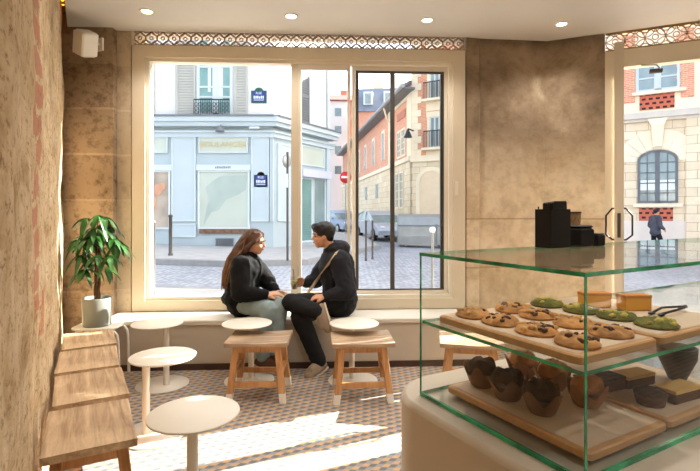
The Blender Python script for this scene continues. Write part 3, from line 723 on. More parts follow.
# chamfered side
shutter(1.5, 2.05, zb, 6.75, MC, m_lead)
panel(.25, .95, 1.15, 3.75, M_=MC); panel(1.2, 1.45, .9, 3.0, M_=MC, rim=.02)
g = panel(1.6, 3.0, 3.2, 3.85, mt=m_paper, name='sign_board', M_=MC)
b = MB(); b.M = MC; b.box((1.35, -.28, 2.72), (3.25, .02, 3.0)); b.build('awning_box', M('lavender fascia', (206, 204, 222), .6, .03, 2), shopb)
b = MB(); b.M = MC; b.box((1.55, -.02, .35), (2.2, .03, 2.7)); g = b.build('shop_door', m_paneg, shopb)
b = MB(); b.M = MC; frame_rect(b, 1.5, 2.25, .3, 2.72, .07, -.05, .02)
b.build('door_frame', m_trimw, g)
b = MB(); b.M = MC
for k in range(24): b.box((1.58, -.035, .55 + k * .085), (2.17, -.02, .58 + k * .085))
b.build('roller_slats', m_plaqg if False else M('grey green slats', (118, 146, 140), .5, .06, 3), g)
b = MB(); b.M = MC; b.box((2.35, -.02, .5), (3.1, .03, 2.7)); g = b.build('window', m_pane, shopb)
b = MB(); b.M = MC; frame_rect(b, 2.3, 3.15, .45, 2.75, .06, -.05, .02); b.build('window_frame', m_trimw, g)
b = MB(); b.M = MC; b.box((3.2, -.07, .2), (3.42, .02, 3.95)); b.build('pilaster', m_bluel, shopb)
b = MB(); b.tube([(1.74, 2.8, 4.7), (1.74, 2.8, 12)], .06, 8); b.build('drainpipe', m_trimw, shopb)
tag(shopb, 'pale blue corner shop building with white upper wall and street name plates', 'building')

# ---- street furniture
def at(px, py, Y): return V(((px - 350) / F * Y, Y, EYE + (HOR - py) / F * Y))
def bollard(px, Y, h, r, name, lb, mt, grp, ball=0):
    x = (px - 350) / F * Y; z = gz(x) + (.03 if Y > 11 else 0) - (.12 if 8 < Y < 11.3 else 0)
    o = empty(name, (x, Y, z)); b = MB()
    hh = h - (ball * 1.6 if ball else 0)
    b.lathe([(r * 1.3, 0), (r * 1.3, .05), (r, .07), (r, hh - .04), (r * 1.25, hh - .03), (r * 1.25, hh), (r * .8, hh + .02), (.003, hh + .025)], n=14); b.build('post', mt, o)
    if ball: b = MB(); b.ell((0, 0, h - ball), (ball,) * 3); f = b.build('ball_cap', m_whitee, o); f['label'] = 'white ball cap'
    tag(o, lb, 'bollard', grp)
bollard(153, 7.0, 1.08, .034, 'bollard', 'tall dark bollard nearest the window at its left edge', m_dark, 'dark street bollards')
bollard(170.5, 12.3, 1.05, .045, 'bollard', 'short dark bollard on the far pavement before the blue shop', m_dark, 'dark street bollards')
bollard(366, 12.4, 1.05, .026, 'bollard', 'left of two grey bollards standing in front of the parked silver car', m_dark, 'grey street bollards')
bollard(372.5, 12.9, 1.05, .026, 'bollard', 'right of two grey bollards standing in front of the parked silver car', m_dark, 'grey street bollards')
bollard(432.3, 7.3, 1.12, .022, 'bollard', 'slim grey bollard with a white ball on top before the waste container', m_zinc, None, .05)
# traffic sign seen from the back
Y = 11.9; x = (287.5 - 350) / F * Y; o = empty('traffic_sign', (x, Y, gz(x) + .03))
b = MB(); b.tube([(0, 0, 0), (0, 0, 2.75)], .03, 8); b.build('pole', m_dark, o)
b = MB(); b.lathe([(.002, -.012), (.17, -.012), (.17, .012), (.002, .012)], n=28); d_ = b.build('sign_disc', m_zinc, o); d_.rotation_euler = (R(90), 0, R(62)); d_.location = (-.02, 0, 2.52)
b = MB(); b.box((-.20, -.045, 1.85), (.02, -.03, 2.2)); b.build('sign_plate', m_trimw, o)
tag(o, 'grey round traffic sign seen from behind on a dark pole at the blue shop corner', 'sign')
Y = 27.5; x = (345.6 - 350) / F * Y; o = empty('no_entry_sign', (x, Y, gz(x) + .03))
b = MB(); b.tube([(0, .03, 0), (0, .03, 3.55)], .035, 8); b.build('pole', m_zinc, o)
b = MB(); b.lathe([(.002, -.012), (.34, -.012), (.34, .012), (.002, .012)], n=32); d_ = b.build('sign_disc', m_red, o); d_.rotation_euler = (R(90), 0, 0); d_.location = (0, 0, 3.3)
b = MB(); b.box((-.25, -.03, 3.25), (.25, -.012, 3.37)); b.build('white_bar', m_whitee, o)
tag(o, 'red no entry sign with white bar beyond the window mullion', 'sign')

# waste container
o = empty('recycling_container', ((421.5 - 350) / F * 20.5, 20.5, gz(3.0) - .11), R(-3))
b = MB(); L = 1.03
prof = [(-.62, .12), (.62, .12), (.66, .5), (.66, .95), (.5, 1.3), (.2, 1.42), (-.25, 1.42), (-.52, 1.3), (-.66, .95), (-.66, .5)]
b.loft([[(-L, y, z) for y, z in prof][::-1], [(L, y, z) for y, z in prof][::-1]][::-1]); b.build('body', m_zinc, o)
b = MB(); b.box((L - .5, -.69, .14), (L - .44, -.655, 1.0)); b.box((-L - .02, -.68, .9), (L + .02, -.655, .96)); b.build('seam', m_lead, o)
for sx in (-.85, .85):
    b = MB(); b.box((sx - .1, -.5, 0), (sx + .1, .5, .12)); b.build('foot', m_dark, o)
tag(o, 'large dull grey metal container with rounded lid at the kerb', 'container')

# cars
def make_car(mt, lb, loc, rz, s=1.0):
    o = empty('car', loc, rz)
    W_ = .86
    body = [(-2.0, .35), (-2.03, .6), (-1.98, .9), (-1.85, 1.0), (.75, 1.0), (1.35, .88), (1.9, .72), (2.02, .55), (2.0, .32)]
    b = MB(); rings = []
    for y, k in ((-W_, .93), (-W_ * .93, 1), (W_ * .93, 1), (W_, .93)):
        rings.append([(x * (1 if abs(y) < W_ * .95 else .985), y, .3 + (z - .3) * k) for x, z in body])
    b.loft(rings, 0, False); b.build('body', mt, o)
    roof = [(-1.95, .95), (-1.62, 1.38), (-.9, 1.5), (-.1, 1.48), (.45, 1.28), (1.1, .93)]
    b = MB(); rings = []
    for y in (-W_ * .92, W_ * .92):
        rings.append([(x, y * (1 - .25 * max(0, z - .93)), z) for x, z in roof])
    b.loft(rings, 0, False); b.build('windows', m_pane, o)
    b = MB()
    for sy in (-1, 1):
        pts = [(x * 1.005, sy * W_ * .935 * (1 - .25 * max(0, z - .93)), z + .015) for x, z in roof]; b.tube(pts, .035, 6)
        b.bar((-.35, sy * W_ * .93, .95), (-.38, sy * W_ * .82, 1.5), .06, .04)
    b.loft([[(x, y, z + .012) for x, z in roof[1:5]] + [(x, y, z + .04) for x, z in roof[1:5]][::-1] for y in (-.72, .72)]); b.build('roof', mt, o)
    for x in (-1.28, 1.22):
        for sy in (-1, 1):
            b = MB(); b.lathe([(.002, -.1), (.3, -.1), (.33, -.07), (.33, .07), (.3, .1), (.002, .1)], n=20); wlh = b.build('wheel', m_black, o, (x, sy * .80, .33)); wlh.rotation_euler = (R(90), 0, 0)
            b = MB(); b.lathe([(.002, -.115), (.15, -.115), (.2, -.1), (.2, .1), (.15, .115), (.002, .115)], n=14); b.build('hubcap', m_zinc, wlh)
    for sy in (-1, 1):
        b = MB(); b.ell((1.88, sy * .6, .70), (.12, .16, .09)); b.build('headlight', m_whitee, o)
        b = MB(); b.ell((.62, sy * .95, 1.02), (.08, .1, .07)); b.build('wing_mirror', mt, o)
    tag(o, lb, 'car', 'parked cars'); return o
m_silver = M('silver car paint', (186, 190, 198), .3, .03, 3, metal=.4); m_carb = M('blue grey car paint', (150, 164, 186), .3, .03, 3, metal=.4)
x = (381 - 350) / F * 25.2; make_car(m_silver, 'silver hatchback parked along the brick building, nearer the window', (x, 25.2, gz(x) - .11), R(-74))
x = (341 - 350) / F * 31.5; make_car(m_carb, 'blue grey car parked farther up the street, left of the silver one', (x, 31.5, gz(x) - .11), R(-62))

# ---- long brick range receding up the street: local x from the near corner up the street
BA = math.atan2(28.2, -4.04)
br = empty('long_brick_building', (3.24, 24.5, 0), BA)
# local +x up the street, local +y = to the left/outwards? (rotate +90 from x) -> faces the street
ez = 8.05
def bwx(px):     # distance along the facade seen at column px
    k = (px - 350) / F; return (3.24 - 24.5 * k) / (28.2 * k / 28.49 + 4.04 / 28.49)
b = MB(); b.prism([(0, 0), (11, -9), (28.5, -9), (28.5, 0)], 4.35, ez); b.build('brick_wall', m_brick, br)
b = MB(); b.prism([(-.02, .12), (0, 0), (11, -9), (28.5, -9), (28.5, .12)], -.6, 4.1); b.build('stone_base', m_ash, br)
b = MB(); b.box((-.04, -.1, 4.1), (28.5, .22, 4.35)); b.build('string_course', m_ashp, br)
b = MB(); b.box((-.03, -.1, 4.35), (.9, .05, ez)); b.box((3.9, -.1, 4.35), (5.4, .05, ez)); b.box((-.03, -.1, 7.5), (5.4, .045, ez)); b.build('quoins', m_ashp, br)
b = MB(); b.loft([[(x_, .6, ez - .25), (x_, .6, ez - .1), (x_ + (7 if x_ < 0 else 0), -5, ez + 3.6), (x_ + (7 if x_ < 0 else 0), -5, ez + 3.4)] for x_ in (-.6, 28.5)][::-1]); b.build('roof', m_slate, br)
b = MB(); b.tube([(-.6, .65, ez - .2), (28.5, .65, ez - .2)], .12, 8); b.build('gutter', m_zinc, br)
b = MB(); b.box((-.55, .0, ez - .34), (28.5, .57, ez - .26)); b.build('soffit', m_lead, br)
b = MB(); b.tube([(4.2, .6, ez - .25), (4.3, .4, ez - .9), (4.5, .12, ez - 1.2), (4.6, .12, 0)], .06, 8); b.build('drainpipe', m_ashp, br)
for k, (x0, x1_) in enumerate(((1.35, 2.05), (2.35, 3.05))):
    for z0, z1 in ((4.6, 6.0), (1.7, 3.6)):
        b = MB(); b.box((x0, .0, z0), (x1_, .14 if z0 < 4 else .03, z1)); g = b.build('window', m_pane, br)
        b = MB(); y1_ = .17 if z0 < 4 else .06; frame_rect(b, x0 - .08, x1_ + .08, z0 - .08, z1 + .1, .1, 0, y1_); b.box(((x0 + x1_) / 2 - .02, 0, z0), ((x0 + x1_) / 2 + .02, y1_, z1))
        for q in range(1, 4): b.box((x0, 0, z0 + (z1 - z0) * q / 4 - .02), (x1_, y1_ - .01, z0 + (z1 - z0) * q / 4 + .02))
        b.build('window_bars', m_ashp, g)
b = MB(); b.box((1.3, 0, 6.7), (3.1, .05, 7.1)); b.build('brick_panel', m_brickd, br)
for k in range(6):
    x0 = 6.6 + k * 3.4
    b = MB(); b.box((x0, 0, 4.9), (x0 + 1.0, .03, 6.9)); g = b.build('window', m_ashp if k % 2 == 0 else m_ashp, br)
    b = MB(); b.box((x0 + .2, 0, 4.9), (x0 + .8, .045, 6.7)); b.build('pane', m_pane, g)
for x0 in (8.2, 12.5):
    b = MB(); b.box((x0, .1, 2.4), (x0 + .9, .15, 3.4)); b.build('window', m_pane, br)
tag(br, 'long orange brick building with stone base and wide eaves receding up the street', 'building')

# ---- stone and brick block with balconettes beside it
DA = math.atan2(-.52, .85)
cb = empty('balcony_building', (3.27, 24.35, 0), DA)
def cxp(px, off=0):
    k = (px - 350) / F; return (24.35 * k - 3.27) / (.853 + .522 * k)
def czp(px, py):
    s_ = cxp(px); return 1.43 + (HOR - py) / F * (24.35 - .522 * s_)
Lc = 4.4
b = MB(); b.box((0, 0, 4.25), (Lc, 3, 19)); b.build('brick_wall', m_brick, cb)
b = MB(); b.box((-.04, -.08, -.6), (Lc, 3, 4.0)); b.build('stone_base', m_ash, cb)
b = MB(); b.box((-.08, -.2, 4.0), (Lc, .1, 4.3)); b.build('string_course', m_ashp, cb)
b = MB()
for k in range(44): z = 4.3 + k * .34; wd = .28 if k % 2 else .46; b.box((-.05, -.05, z), (wd, .3, z + .33))
b.build('quoins', m_ashp, cb)
wx0, wx1 = cxp(430), cxp(440)
for z0, z1 in ((4.7, 6.25), (7.15, 9.2), (10.3, 12.4), (13.4, 15)):
    b = MB(); b.box((wx0 - .2, -.05, z0 - .6), (wx1 + .2, 0, z0)); b.box((wx0 - .14, -.05, z0), (wx0, 0, z1)); b.box((wx1, -.05, z0), (wx1 + .14, 0, z1)); b.box((wx0 - .18, -.05, z1), (wx1 + .18, 0, z1 + .25)); b.build('window_surround', m_ashp, cb)
    b = MB(); b.box((wx0, -.02, z0), (wx1, .02, z1)); g = b.build('window', m_pane, cb)
    b = MB(); frame_rect(b, wx0, wx1, z0, z1, .07, -.04, 0); b.box(((wx0 + wx1) / 2 - .04, -.04, z0), ((wx0 + wx1) / 2 + .04, 0, z1)); b.build('window_frame', m_bluel, g)
    b = MB(); b.box((wx0 - .3, -.45, z0 - .16), (wx1 + .3, 0, z0 - .04)); b.build('balcony_slab', m_ashp, cb)
    b = MB(); b.box((wx0 - .2, -.42, z0 + .75), (wx1 + .2, -.38, z0 + .8))
    for k in range(12): x_ = wx0 - .2 + k * (wx1 - wx0 + .4) / 11; b.box((x_ - .012, -.41, z0 - .05), (x_ + .012, -.39, z0 + .76))
    b.build('balcony_railing', m_iron, cb)
# blind arch in the base
b = MB(); ca_, cw, zc = cxp(432), .62, 2.9
arc = [(ca_ + cw * math.cos(a), zc + cw * math.sin(a)) for a in [i * math.pi / 12 for i in range(13)]]
arc2 = [(ca_ + (cw + .2) * math.cos(a), zc + (cw + .2) * math.sin(a)) for a in [i * math.pi / 12 for i in range(13)]]
inn = [(ca_ + cw, .2)] + arc + [(ca_ - cw, .2)]; outr = [(ca_ + cw + .2, .2)] + arc2 + [(ca_ - cw - .2, .2)]
b.loft([[(p[0], -.14, p[1]), (q[0], -.14, q[1]), (q[0], -.06, q[1]), (p[0], -.06, p[1])] for p, q in zip(inn, outr)]); b.build('arch', m_ashp, cb)
b = MB(); b.loft([[(x_, -.10, z) for x_, z in inn], [(x_, -.07, z) for x_, z in inn]][::-1]); b.build('arch_panel', M('pale warm stone infill', (232, 208, 176), .8, .05, 3), cb)
b = MB(); b.box((-.9, -.1, 4.6), (-.5, -.04, 4.66)) if False else b.box((.0, -.7, 5.6), (.06, -.05, 5.66)); b.loft([[(.03 + r_ * math.cos(a), -.7 + r_ * math.sin(a), z) for a in [i * math.pi / 5 for i in range(10)]] for r_, z in ((.05, 5.6), (.22, 5.2), (.2, 5.18))]); b.build('street_lantern', m_iron, cb)
tag(cb, 'tall orange brick block with pale quoins and iron balconettes', 'building')

# ---- pale stone building seen through the open door
db = empty('arched_window_building', (12.3 - .853 * 3.0, 19 + .522 * 3.0, 0), DA)
X0, Y0 = 12.3 - .853 * 3.0, 19 + .522 * 3.0
def dx(px):
    k = (px - 350) / F; return (Y0 * k - X0) / (.853 + .522 * k)
def dz(py, px=658): return 1.43 + (HOR - py) / F * (Y0 - .522 * dx(px))
b = MB(); b.box((-3.1, 0, -1), (14.1, .6, dz(114))); b.build('ashlar_wall', m_ash, db)  # the length beyond view is added to keep sun off the street
b = MB(); b.box((-3.1, .0, dz(114)), (14.1, .6, 12)); b.build('upper_wall', m_ashp, db)
b = MB(); b.box((-3.1, -.22, dz(118)), (14.1, .1, dz(112))); b.box((-3.1, -.12, dz(121)), (14.1, .1, dz(118))); b.build('string_course', M('grey weathered stone', (206, 196, 182), .85, .08, 3), db)
b = MB(); b.box((dx(686), -.10, -1), (14.1, .1, dz(121))); b.build('quoins', m_ash, db)
b = MB(); b.box((-2, -.05, -1), (dx(686), .1, dz(221))); b.build('plinth', M('smooth pale stone', (226, 214, 200), .8, .05, 1.5), db)
wa0, wa1, sz = dx(637.5), dx(678), dz(203); cxm = (wa0 + wa1) / 2; hw = (wa1 - wa0) / 2; spr = dz(161); rise = dz(150) - spr
def archpts(h, grow=0, n=14):
    return [(cxm + (h) * math.cos(a), spr + (rise + grow) * math.sin(a)) for a in [i * math.pi / n for i in range(n + 1)]]
inn = [(cxm + hw, sz)] + archpts(hw) + [(cxm - hw, sz)]
b = MB(); b.loft([[(x_, -.03, z) for x_, z in inn], [(x_, .02, z) for x_, z in inn]][::-1]); g = b.build('arched_window', m_pane, db)
b = MB(); inn2 = [(cxm + hw - .09, sz + .09)] + archpts(hw - .09, -.09) + [(cxm - hw + .09, sz + .09)]
rings = [[(p[0], -.07, p[1]), (q[0], -.07, q[1]), (q[0], 0, q[1]), (p[0], 0, p[1])] for p, q in zip(inn2 + [inn2[0]], inn + [inn[0]])]
b.loft(rings); b.box((cxm - .08, -.07, sz), (cxm + .08, 0, dz(151)))
for k in (-.5, .5): b.box((cxm + k * hw - .02, -.06, sz), (cxm + k * hw + .02, 0, spr + rise * .8))
for py in (193, 183, 172.5, 162.5): b.box((wa0 + .05, -.06, dz(py) - .02), (wa1 - .05, 0, dz(py) + .02))
b.build('window_bars', M('grey window paint', (98, 102, 106), .5, .05, 4), g)
b = MB(); b.box((wa0 + .1, -.04, dz(190)), (wa1 - .1, -.032, dz(180))); b.build('curtain', m_curtain, g)
b = MB(); n = 9; pts_i = archpts(hw + .03, .03, n); pts_o = [(cxm + (hw + .75) * math.cos(a), spr + (rise + .85) * math.sin(a)) for a in [i * math.pi / n for i in range(n + 1)]]
for i in range(n):
    q = [pts_i[i], pts_o[i], pts_o[i + 1], pts_i[i + 1]]; c_ = (sum(p[0] for p in q) / 4, sum(p[1] for p in q) / 4); q = [(c_[0] + (p[0] - c_[0]) * .97, c_[1] + (p[1] - c_[1]) * .97) for p in q]
    b.loft([[(x_, -.05, z) for x_, z in q], [(x_, .0, z) for x_, z in q]][::-1])
b.build('voussoirs', m_ashp, db)
b = MB(); kx0, kx1 = cxm - .22, cxm + .22
b.loft([[(kx0 - .12, -.25, dz(119)), (kx1 + .12, -.25, dz(119)), (kx1 + .12, .0, dz(119)), (kx0 - .12, .0, dz(119))], [(kx0, -.28, dz(126)), (kx1, -.28, dz(126)), (kx1, 0, dz(126)), (kx0, 0, dz(126))], [(kx0 + .06, -.14, dz(147)), (kx1 - .06, -.14, dz(147)), (kx1 - .06, 0, dz(147)), (kx0 + .06, 0, dz(147))]][::-1]); b.build('keystone', m_ashp, db)
b = MB(); b.box((wa0 - .15, -.16, dz(207)), (wa1 + .15, .05, dz(203.5))); b.build('window_sill', m_ashp, db)
m_grille = brick_mat('red brick grille with dark openings', (40, 26, 24), (52, 32, 28), (196, 104, 78), .185, .24)
for n_ in m_grille.node_tree.nodes:
    if n_.type == 'TEX_BRICK': n_.inputs['Mortar Size'].default_value = .05; n_.inputs['Mortar Smooth'].default_value = 0
def lattice_bricks(x0, x1, z0, z1, nm):
    b = MB(); b.box((x0, -.03, z0), (x1, .02, z1)); b.build(nm, m_grille, db)
lattice_bricks(dx(639), dx(673), dz(221), dz(208), 'brick_grille')
lattice_bricks(dx(639.5), dx(674.5), dz(109), dz(93), 'brick_grille')
b = MB(); b.box((dx(636), -.02, dz(91)), (dx(680), .03, dz(60))); g = b.build('window', m_pane, db)
b = MB(); frame_rect(b, dx(636), dx(680), dz(91), dz(60), .1, -.06, 0); xm = (dx(636) + dx(680)) / 2; b.box((xm - .12, -.06, dz(91)), (xm + .12, 0, dz(60))); b.box((dx(636), -.05, dz(78)), (dx(680), -.01, dz(78) + .06)); b.build('window_frame', m_bluel, g)
b = MB(); b.box((dx(632), -.2, dz(94)), (dx(686), .05, dz(91))); b.build('window_sill', m_ashp, db)
for xa, xb in ((dx(622), dx(635)), (dx(681), dx(694))):
    b = MB()
    for k in range(16): zz = dz(100) + k * .25; ex = .16 if k % 2 else 0; b.box((xa + (0 if xa > 5 else -ex), -.04, zz), (xb + (ex if xa > 5 else 0), .0, zz + .25))
    b.build('brick_quoins', m_brick, db)
tag(db, 'pale stone building with arched window and pierced red brick panels', 'building')

# ---- far buildings closing the street
fb = empty('distant_pale_house', (-2.9, 62, 0), R(4))
def fz(py, Y=62): return 1.43 + (HOR - py) / F * Y
b = MB(); b.box((-9, 0, -2), (2.55, 8, fz(101))); b.build('wall', m_wallw, fb)
b = MB(); b.loft([[(x_, -.4, fz(101)), (x_, -.4, fz(100)), (x_, 2.5, fz(90)), (x_, 8, fz(90)), (x_, 8, fz(101))] for x_ in (-9, 5.2)][::-1]); b.build('roof', m_redroof, fb)
b = MB(); b.box((2.55, .3, -2), (5.2, 8, fz(101))); b.build('brick_wing', m_brickd, fb)
for x_ in (-.9, .9):
    for py in (108, 126, 146, 166):
        b = MB(); b.box((x_, -.05, fz(py + 8)), (x_ + .85, .02, fz(py))); b.build('window', m_pane, fb)
for py in (118, 140):
    b = MB(); b.box((3.2, .22, fz(py + 8)), (4.0, .32, fz(py))); b.build('window', m_pane, fb)
for x_ in (-1.5, 1.8):
    b = MB(); b.box((x_, 3, fz(91)), (x_ + .9, 3.8, fz(84))); b.build('chimney', m_brickd, fb)
tag(fb, 'distant pale house with red roof closing the end of the street', 'building')
gb = empty('distant_mansard_building', (1.0, 56, 0), R(-6))
b = MB(); b.box((-.8, 0, -2), (13, 5.5, fz(112, 56))); b.build('wall', m_brick, gb)
b = MB(); b.loft([[(x_, -.3, fz(112, 56)), (x_ , 1.6, fz(86, 56)), (x_, 4, fz(80, 56)), (x_, 5.5, fz(112, 56))] for x_ in (-.8, 13)][::-1]); b.build('roof', m_slate, gb)
for x_ in (.6, 3.0, 5.2, 7.5):
    b = MB(); b.box((x_, -.1, fz(105, 56)), (x_ + 1.1, 2, fz(92, 56))); g = b.build('dormer', m_trimw, gb)
    b = MB(); b.box((x_ + .2, -.14, fz(104, 56)), (x_ + .9, -.08, fz(94, 56))); b.build('pane', m_pane, g)
for x_, hh in ((1.6, 76), (3.8, 72), (5.9, 75), (8.4, 70)):
    b = MB(); b.box((x_, 3.0, fz(88, 56)), (x_ + 1.3, 3.8, fz(hh, 56)))
    for k in range(4): b.tube([(x_ + .2 + k * .3, 3.4, fz(hh, 56)), (x_ + .2 + k * .3, 3.4, fz(hh, 56) + .5)], .09, 6)
    b.build('chimney', m_ashp, gb)
tag(gb, 'distant grey roofed building with dormers and chimneys above the eaves', 'building')

# ================================================================== counter and glass case (local x = U along the counter, y = V)
CO = (.42, .84)
ct = empty('counter', (CO[0], CO[1], 0), UA)
b = MB(); rings = [rrect(-.055 + i, -.085 + i, 2.7 - i, .60 - i, .17 - i * .8, z, 14) for z, i in ((0, .0), (.925, 0), (.935, .004), (.94, .012))]
b.loft(rings[:2], 0, True, cap=False); b.loft(rings[1:], 0, True, cap=True); bb = b.build('counter_body', m_counter, ct)
b = MB(); rings = [rrect(-.066, -.081, 2.69, .596, .166, z, 14) for z in (-.0, .05)]; 
rings = [rrect(-.057, -.087, 2.7, .602, .17, z, 14) for z in (0.0, .04)]; b.loft(rings, 0, True); b.build('toe_strip', m_counter, ct)
tag(ct, 'smooth beige counter with rounded end carrying the glass case', 'counter')
gc = empty('glass_display_case', (CO[0], CO[1], 0), UA)
def sheet(name, a, c, thin):
    b = MB(); x0, y0, z0 = a; x1, y1, z1 = c
    vs = [(x, y, z) for z in (z0, z1) for x, y in ((x0, y0), (x1, y0), (x1, y1), (x0, y1))]
    fs = [(3, 2, 1, 0), (4, 5, 6, 7), (0, 1, 5, 4), (1, 2, 6, 5), (2, 3, 7, 6), (3, 0, 4, 7)]
    ax_ = [2, 2, 1, 0, 1, 0]
    b.v = [V(p) for p in vs]; b.f = [list(f) for f in fs]; b.mi = [0 if k == thin else 1 for k in ax_]; b.sm = [False] * 6
    return b.build(name, [m_case, m_edge], gc)
TZ, SZ, BZ, LX, DY = 1.322, 1.14, .95, 2.3, .477
sheet('top_glass', (-.0015, -.0015, TZ - .0085), (LX, DY, TZ), 2)
sheet('shelf_glass', (.008, .008, SZ - .008), (LX - .008, DY, SZ), 2)
sheet('bottom_glass', (0, 0, .9405), (LX, DY, BZ), 2)
sheet('side_glass', (0, 0.0, BZ + .0002), (.006, DY, TZ - .0087), 0)
sheet('side_glass', (LX - .006, 0.0, BZ + .0002), (LX, DY, TZ - .0087), 0)
sheet('front_glass', (.0062, 0, BZ + .0002), (LX - .0062, .006, TZ - .0087), 1)
tag(gc, 'two level glass pastry case with green edges on the counter', 'display case')
def uv(u, v, z=0): 
    p = V(CO) + U * u + VV * v; return V((p.x, p.y, z))
m_parch = M('pale baking paper', (226, 202, 176), .75, .04, 6)
boards = [(.03, .295, 'wooden board of chunky cookies on the upper glass shelf', SZ), (.312, .66, 'wooden board of green cookies and cake blocks on the upper glass shelf', SZ),
          (.06, .335, 'wooden board under the muffins at the bottom of the glass case', BZ), (.347, .70, 'wooden board under the loaf slices at the bottom of the glass case', BZ)]
for u0, u1, lb, z in boards:
    p = uv((u0 + u1) / 2, .235, z + .0005); wd = (u1 - u0) / 2
    b = MB(); rings = [rrect(-wd + i, -.205 + i, wd - i, .205 - i, .012, zz, 3) for zz, i in ((0, .003), (.003, 0), (.015, 0), (.018, .003))]; b.loft(rings)
    o = b.build('serving_board', m_board, None, p, UA); tag(o, lb, 'board', 'wooden serving boards in the case')
    nxx = 10; b = MB(); vs = []
    x0, x1_, y0, y1_ = -wd + .012, wd - .012, -.19, .195
    for j in range(nxx + 1):
        for i in range(nxx + 1):
            vs.append((x0 + (x1_ - x0) * i / nxx, y0 + (y1_ - y0) * j / nxx, 0))
    n = len(vs); fs = []
    for j in range(nxx):
        for i in range(nxx): a = j * (nxx + 1) + i; fs.append((a, a + 1, a + nxx + 2, a + nxx + 1))
    b.add(vs + [(x, y, z_ + .0008) for x, y, z_ in vs], [tuple(reversed(f)) for f in fs] + [tuple(q + n for q in f) for f in fs])
    o = b.build('baking_paper', m_parch, None, p + V((0, 0, .0182)), UA)
    tag(o, {0: 'sheet of pale baking paper under the chunky cookies', 1: 'sheet of pale baking paper under the green cookies', 2: 'sheet of pale baking paper under the muffins', 3: 'sheet of pale baking paper under the loaf slices'}[boards.index((u0, u1, lb, z))], 'paper', 'baking paper sheets')
m_cookie = M('golden cookie dough', (204, 148, 90), .85, .35, 35, .8)
m_matcha = M('green matcha dough', (104, 104, 40), .85, .3, 35, .8)
m_chip = M('dark chocolate chunk', (84, 48, 28), .5, .3, 20)
m_nut = M('pale nut pieces', (222, 172, 110), .7, .2, 30)
m_wchip = M('yellow white chocolate chunk', (206, 190, 96), .6, .15, 30)
def lumpy(r, h, seed, n=36, m_=9, amp=.1, prof=.55, bmp=.5):
    b = MB(); rings = []
    for j in range(m_ + 1):
        t_ = j / m_; a = t_ * math.pi / 2; rr_ = r * math.cos(a) ** prof if j < m_ else r * .02; zz = h * math.sin(a)
        ring = []
        for i in range(n):
            q = 2 * math.pi * i / n; d = 1 + amp * noise.noise(V((math.cos(q) * 2, math.sin(q) * 2, seed))) + amp * .4 * noise.noise(V((math.cos(q) * 6, math.sin(q) * 6, seed + j * .3)))
            x, y = rr_ * d * math.cos(q), rr_ * d * math.sin(q)
            ring.append((x, y, zz + (h * bmp * noise.noise(V((x * 70, y * 70, seed))) if j > 2 else 0)))
        rings.append(ring)
    base = [(x * .93, y * .93, 0) for x, y, z in rings[0]]; rings[0] = [(x, y, z + h * .25) for x, y, z in rings[0]]
    for j in range(1, m_ + 1): rings[j] = [(x, y, max(z, h * .25 + .001 * j)) for x, y, z in rings[j]]
    b.loft([base] + rings, 0, True); return b
def chunks(r, h, seed, k, s_):
    rnd = random.Random(seed); b = MB()
    for i in range(k):
        a = rnd.uniform(0, 6.28); q = r * math.sqrt(rnd.uniform(0, .72)); sz = s_ * rnd.uniform(.6, 1.3)
        b.ell((q * math.cos(a), q * math.sin(a), h * (1.02 - .35 * (q / r) ** 2)), (sz, sz * rnd.uniform(.5, .9), sz * .5), Euler((rnd.uniform(-.4, .4), rnd.uniform(-.4, .4), rnd.uniform(0, 3))).to_matrix(), 6)
    return b
def cookie(seed, dough, kinds, r=.046, h=.017):
    o = empty('cookie'); lumpy(r, h, seed).build('dough', dough, o)
    for nm, mt, k, s_ in kinds: chunks(r, h, seed * 7 + k, k, s_).build(nm, mt, o)
    return o
ck = [cookie(s_, m_cookie, kk) for s_, kk in ((1.3, [('chocolate_chunks', m_chip, 11, .009)]), (4.7, [('chocolate_chunks', m_chip, 9, .011), ('nut_pieces', m_nut, 11, .010)]), (8.2, [('nut_pieces', m_nut, 10, .010), ('chocolate_chunks', m_chip, 4, .008)]))]
used = [False] * 3
rowname = ['farthest from the camera', 'second from the back', 'third from the back', 'nearest the camera']
grid = [((.10, .382), 2, 0), ((.102, .289), 0, 0), ((.102, .187), 1, 0), ((.099, .084), 0, 0), ((.241, .376), 1, 1), ((.234, .293), 1, 1), ((.235, .19), 2, 1), ((.231, .095), 0, 1)]
desc = ['golden nut cookie', 'golden chocolate chunk cookie', 'nut and chocolate cookie', 'golden chocolate chunk cookie', 'nut and chocolate cookie', 'nut and chocolate cookie', 'golden nut cookie', 'golden chocolate chunk cookie']
def upl(u, v, z): return uv(u, v, z)
for i, ((u_, v_), k, c_) in enumerate(grid):
    o = copy_tree(ck[k]) if used[k] else ck[k]; used[k] = True
    o.location = upl(u_, v_, SZ + .0197); o.rotation_euler = (0, 0, i * 1.9)
    tag(o, '%s, %s in the %s cookie column' % (desc[i], rowname[i % 4], 'left' if c_ == 0 else 'right'), 'cookie', 'golden cookies on the upper shelf')
mk = cookie(15.1, m_matcha, [('white_chocolate_chunks', m_wchip, 7, .011)], .047, .016)
for i, (u_, v_) in enumerate(((.384, .379), (.392, .277), (.402, .185), (.402, .09))):
    o = mk if i == 0 else copy_tree(mk); o.location = upl(u_, v_, SZ + .0197); o.rotation_euler = (0, 0, i * 1.3)
    tag(o, 'green cookie with pale chunks, %s of the four in its row' % rowname[i], 'cookie', 'green cookies on the upper shelf')
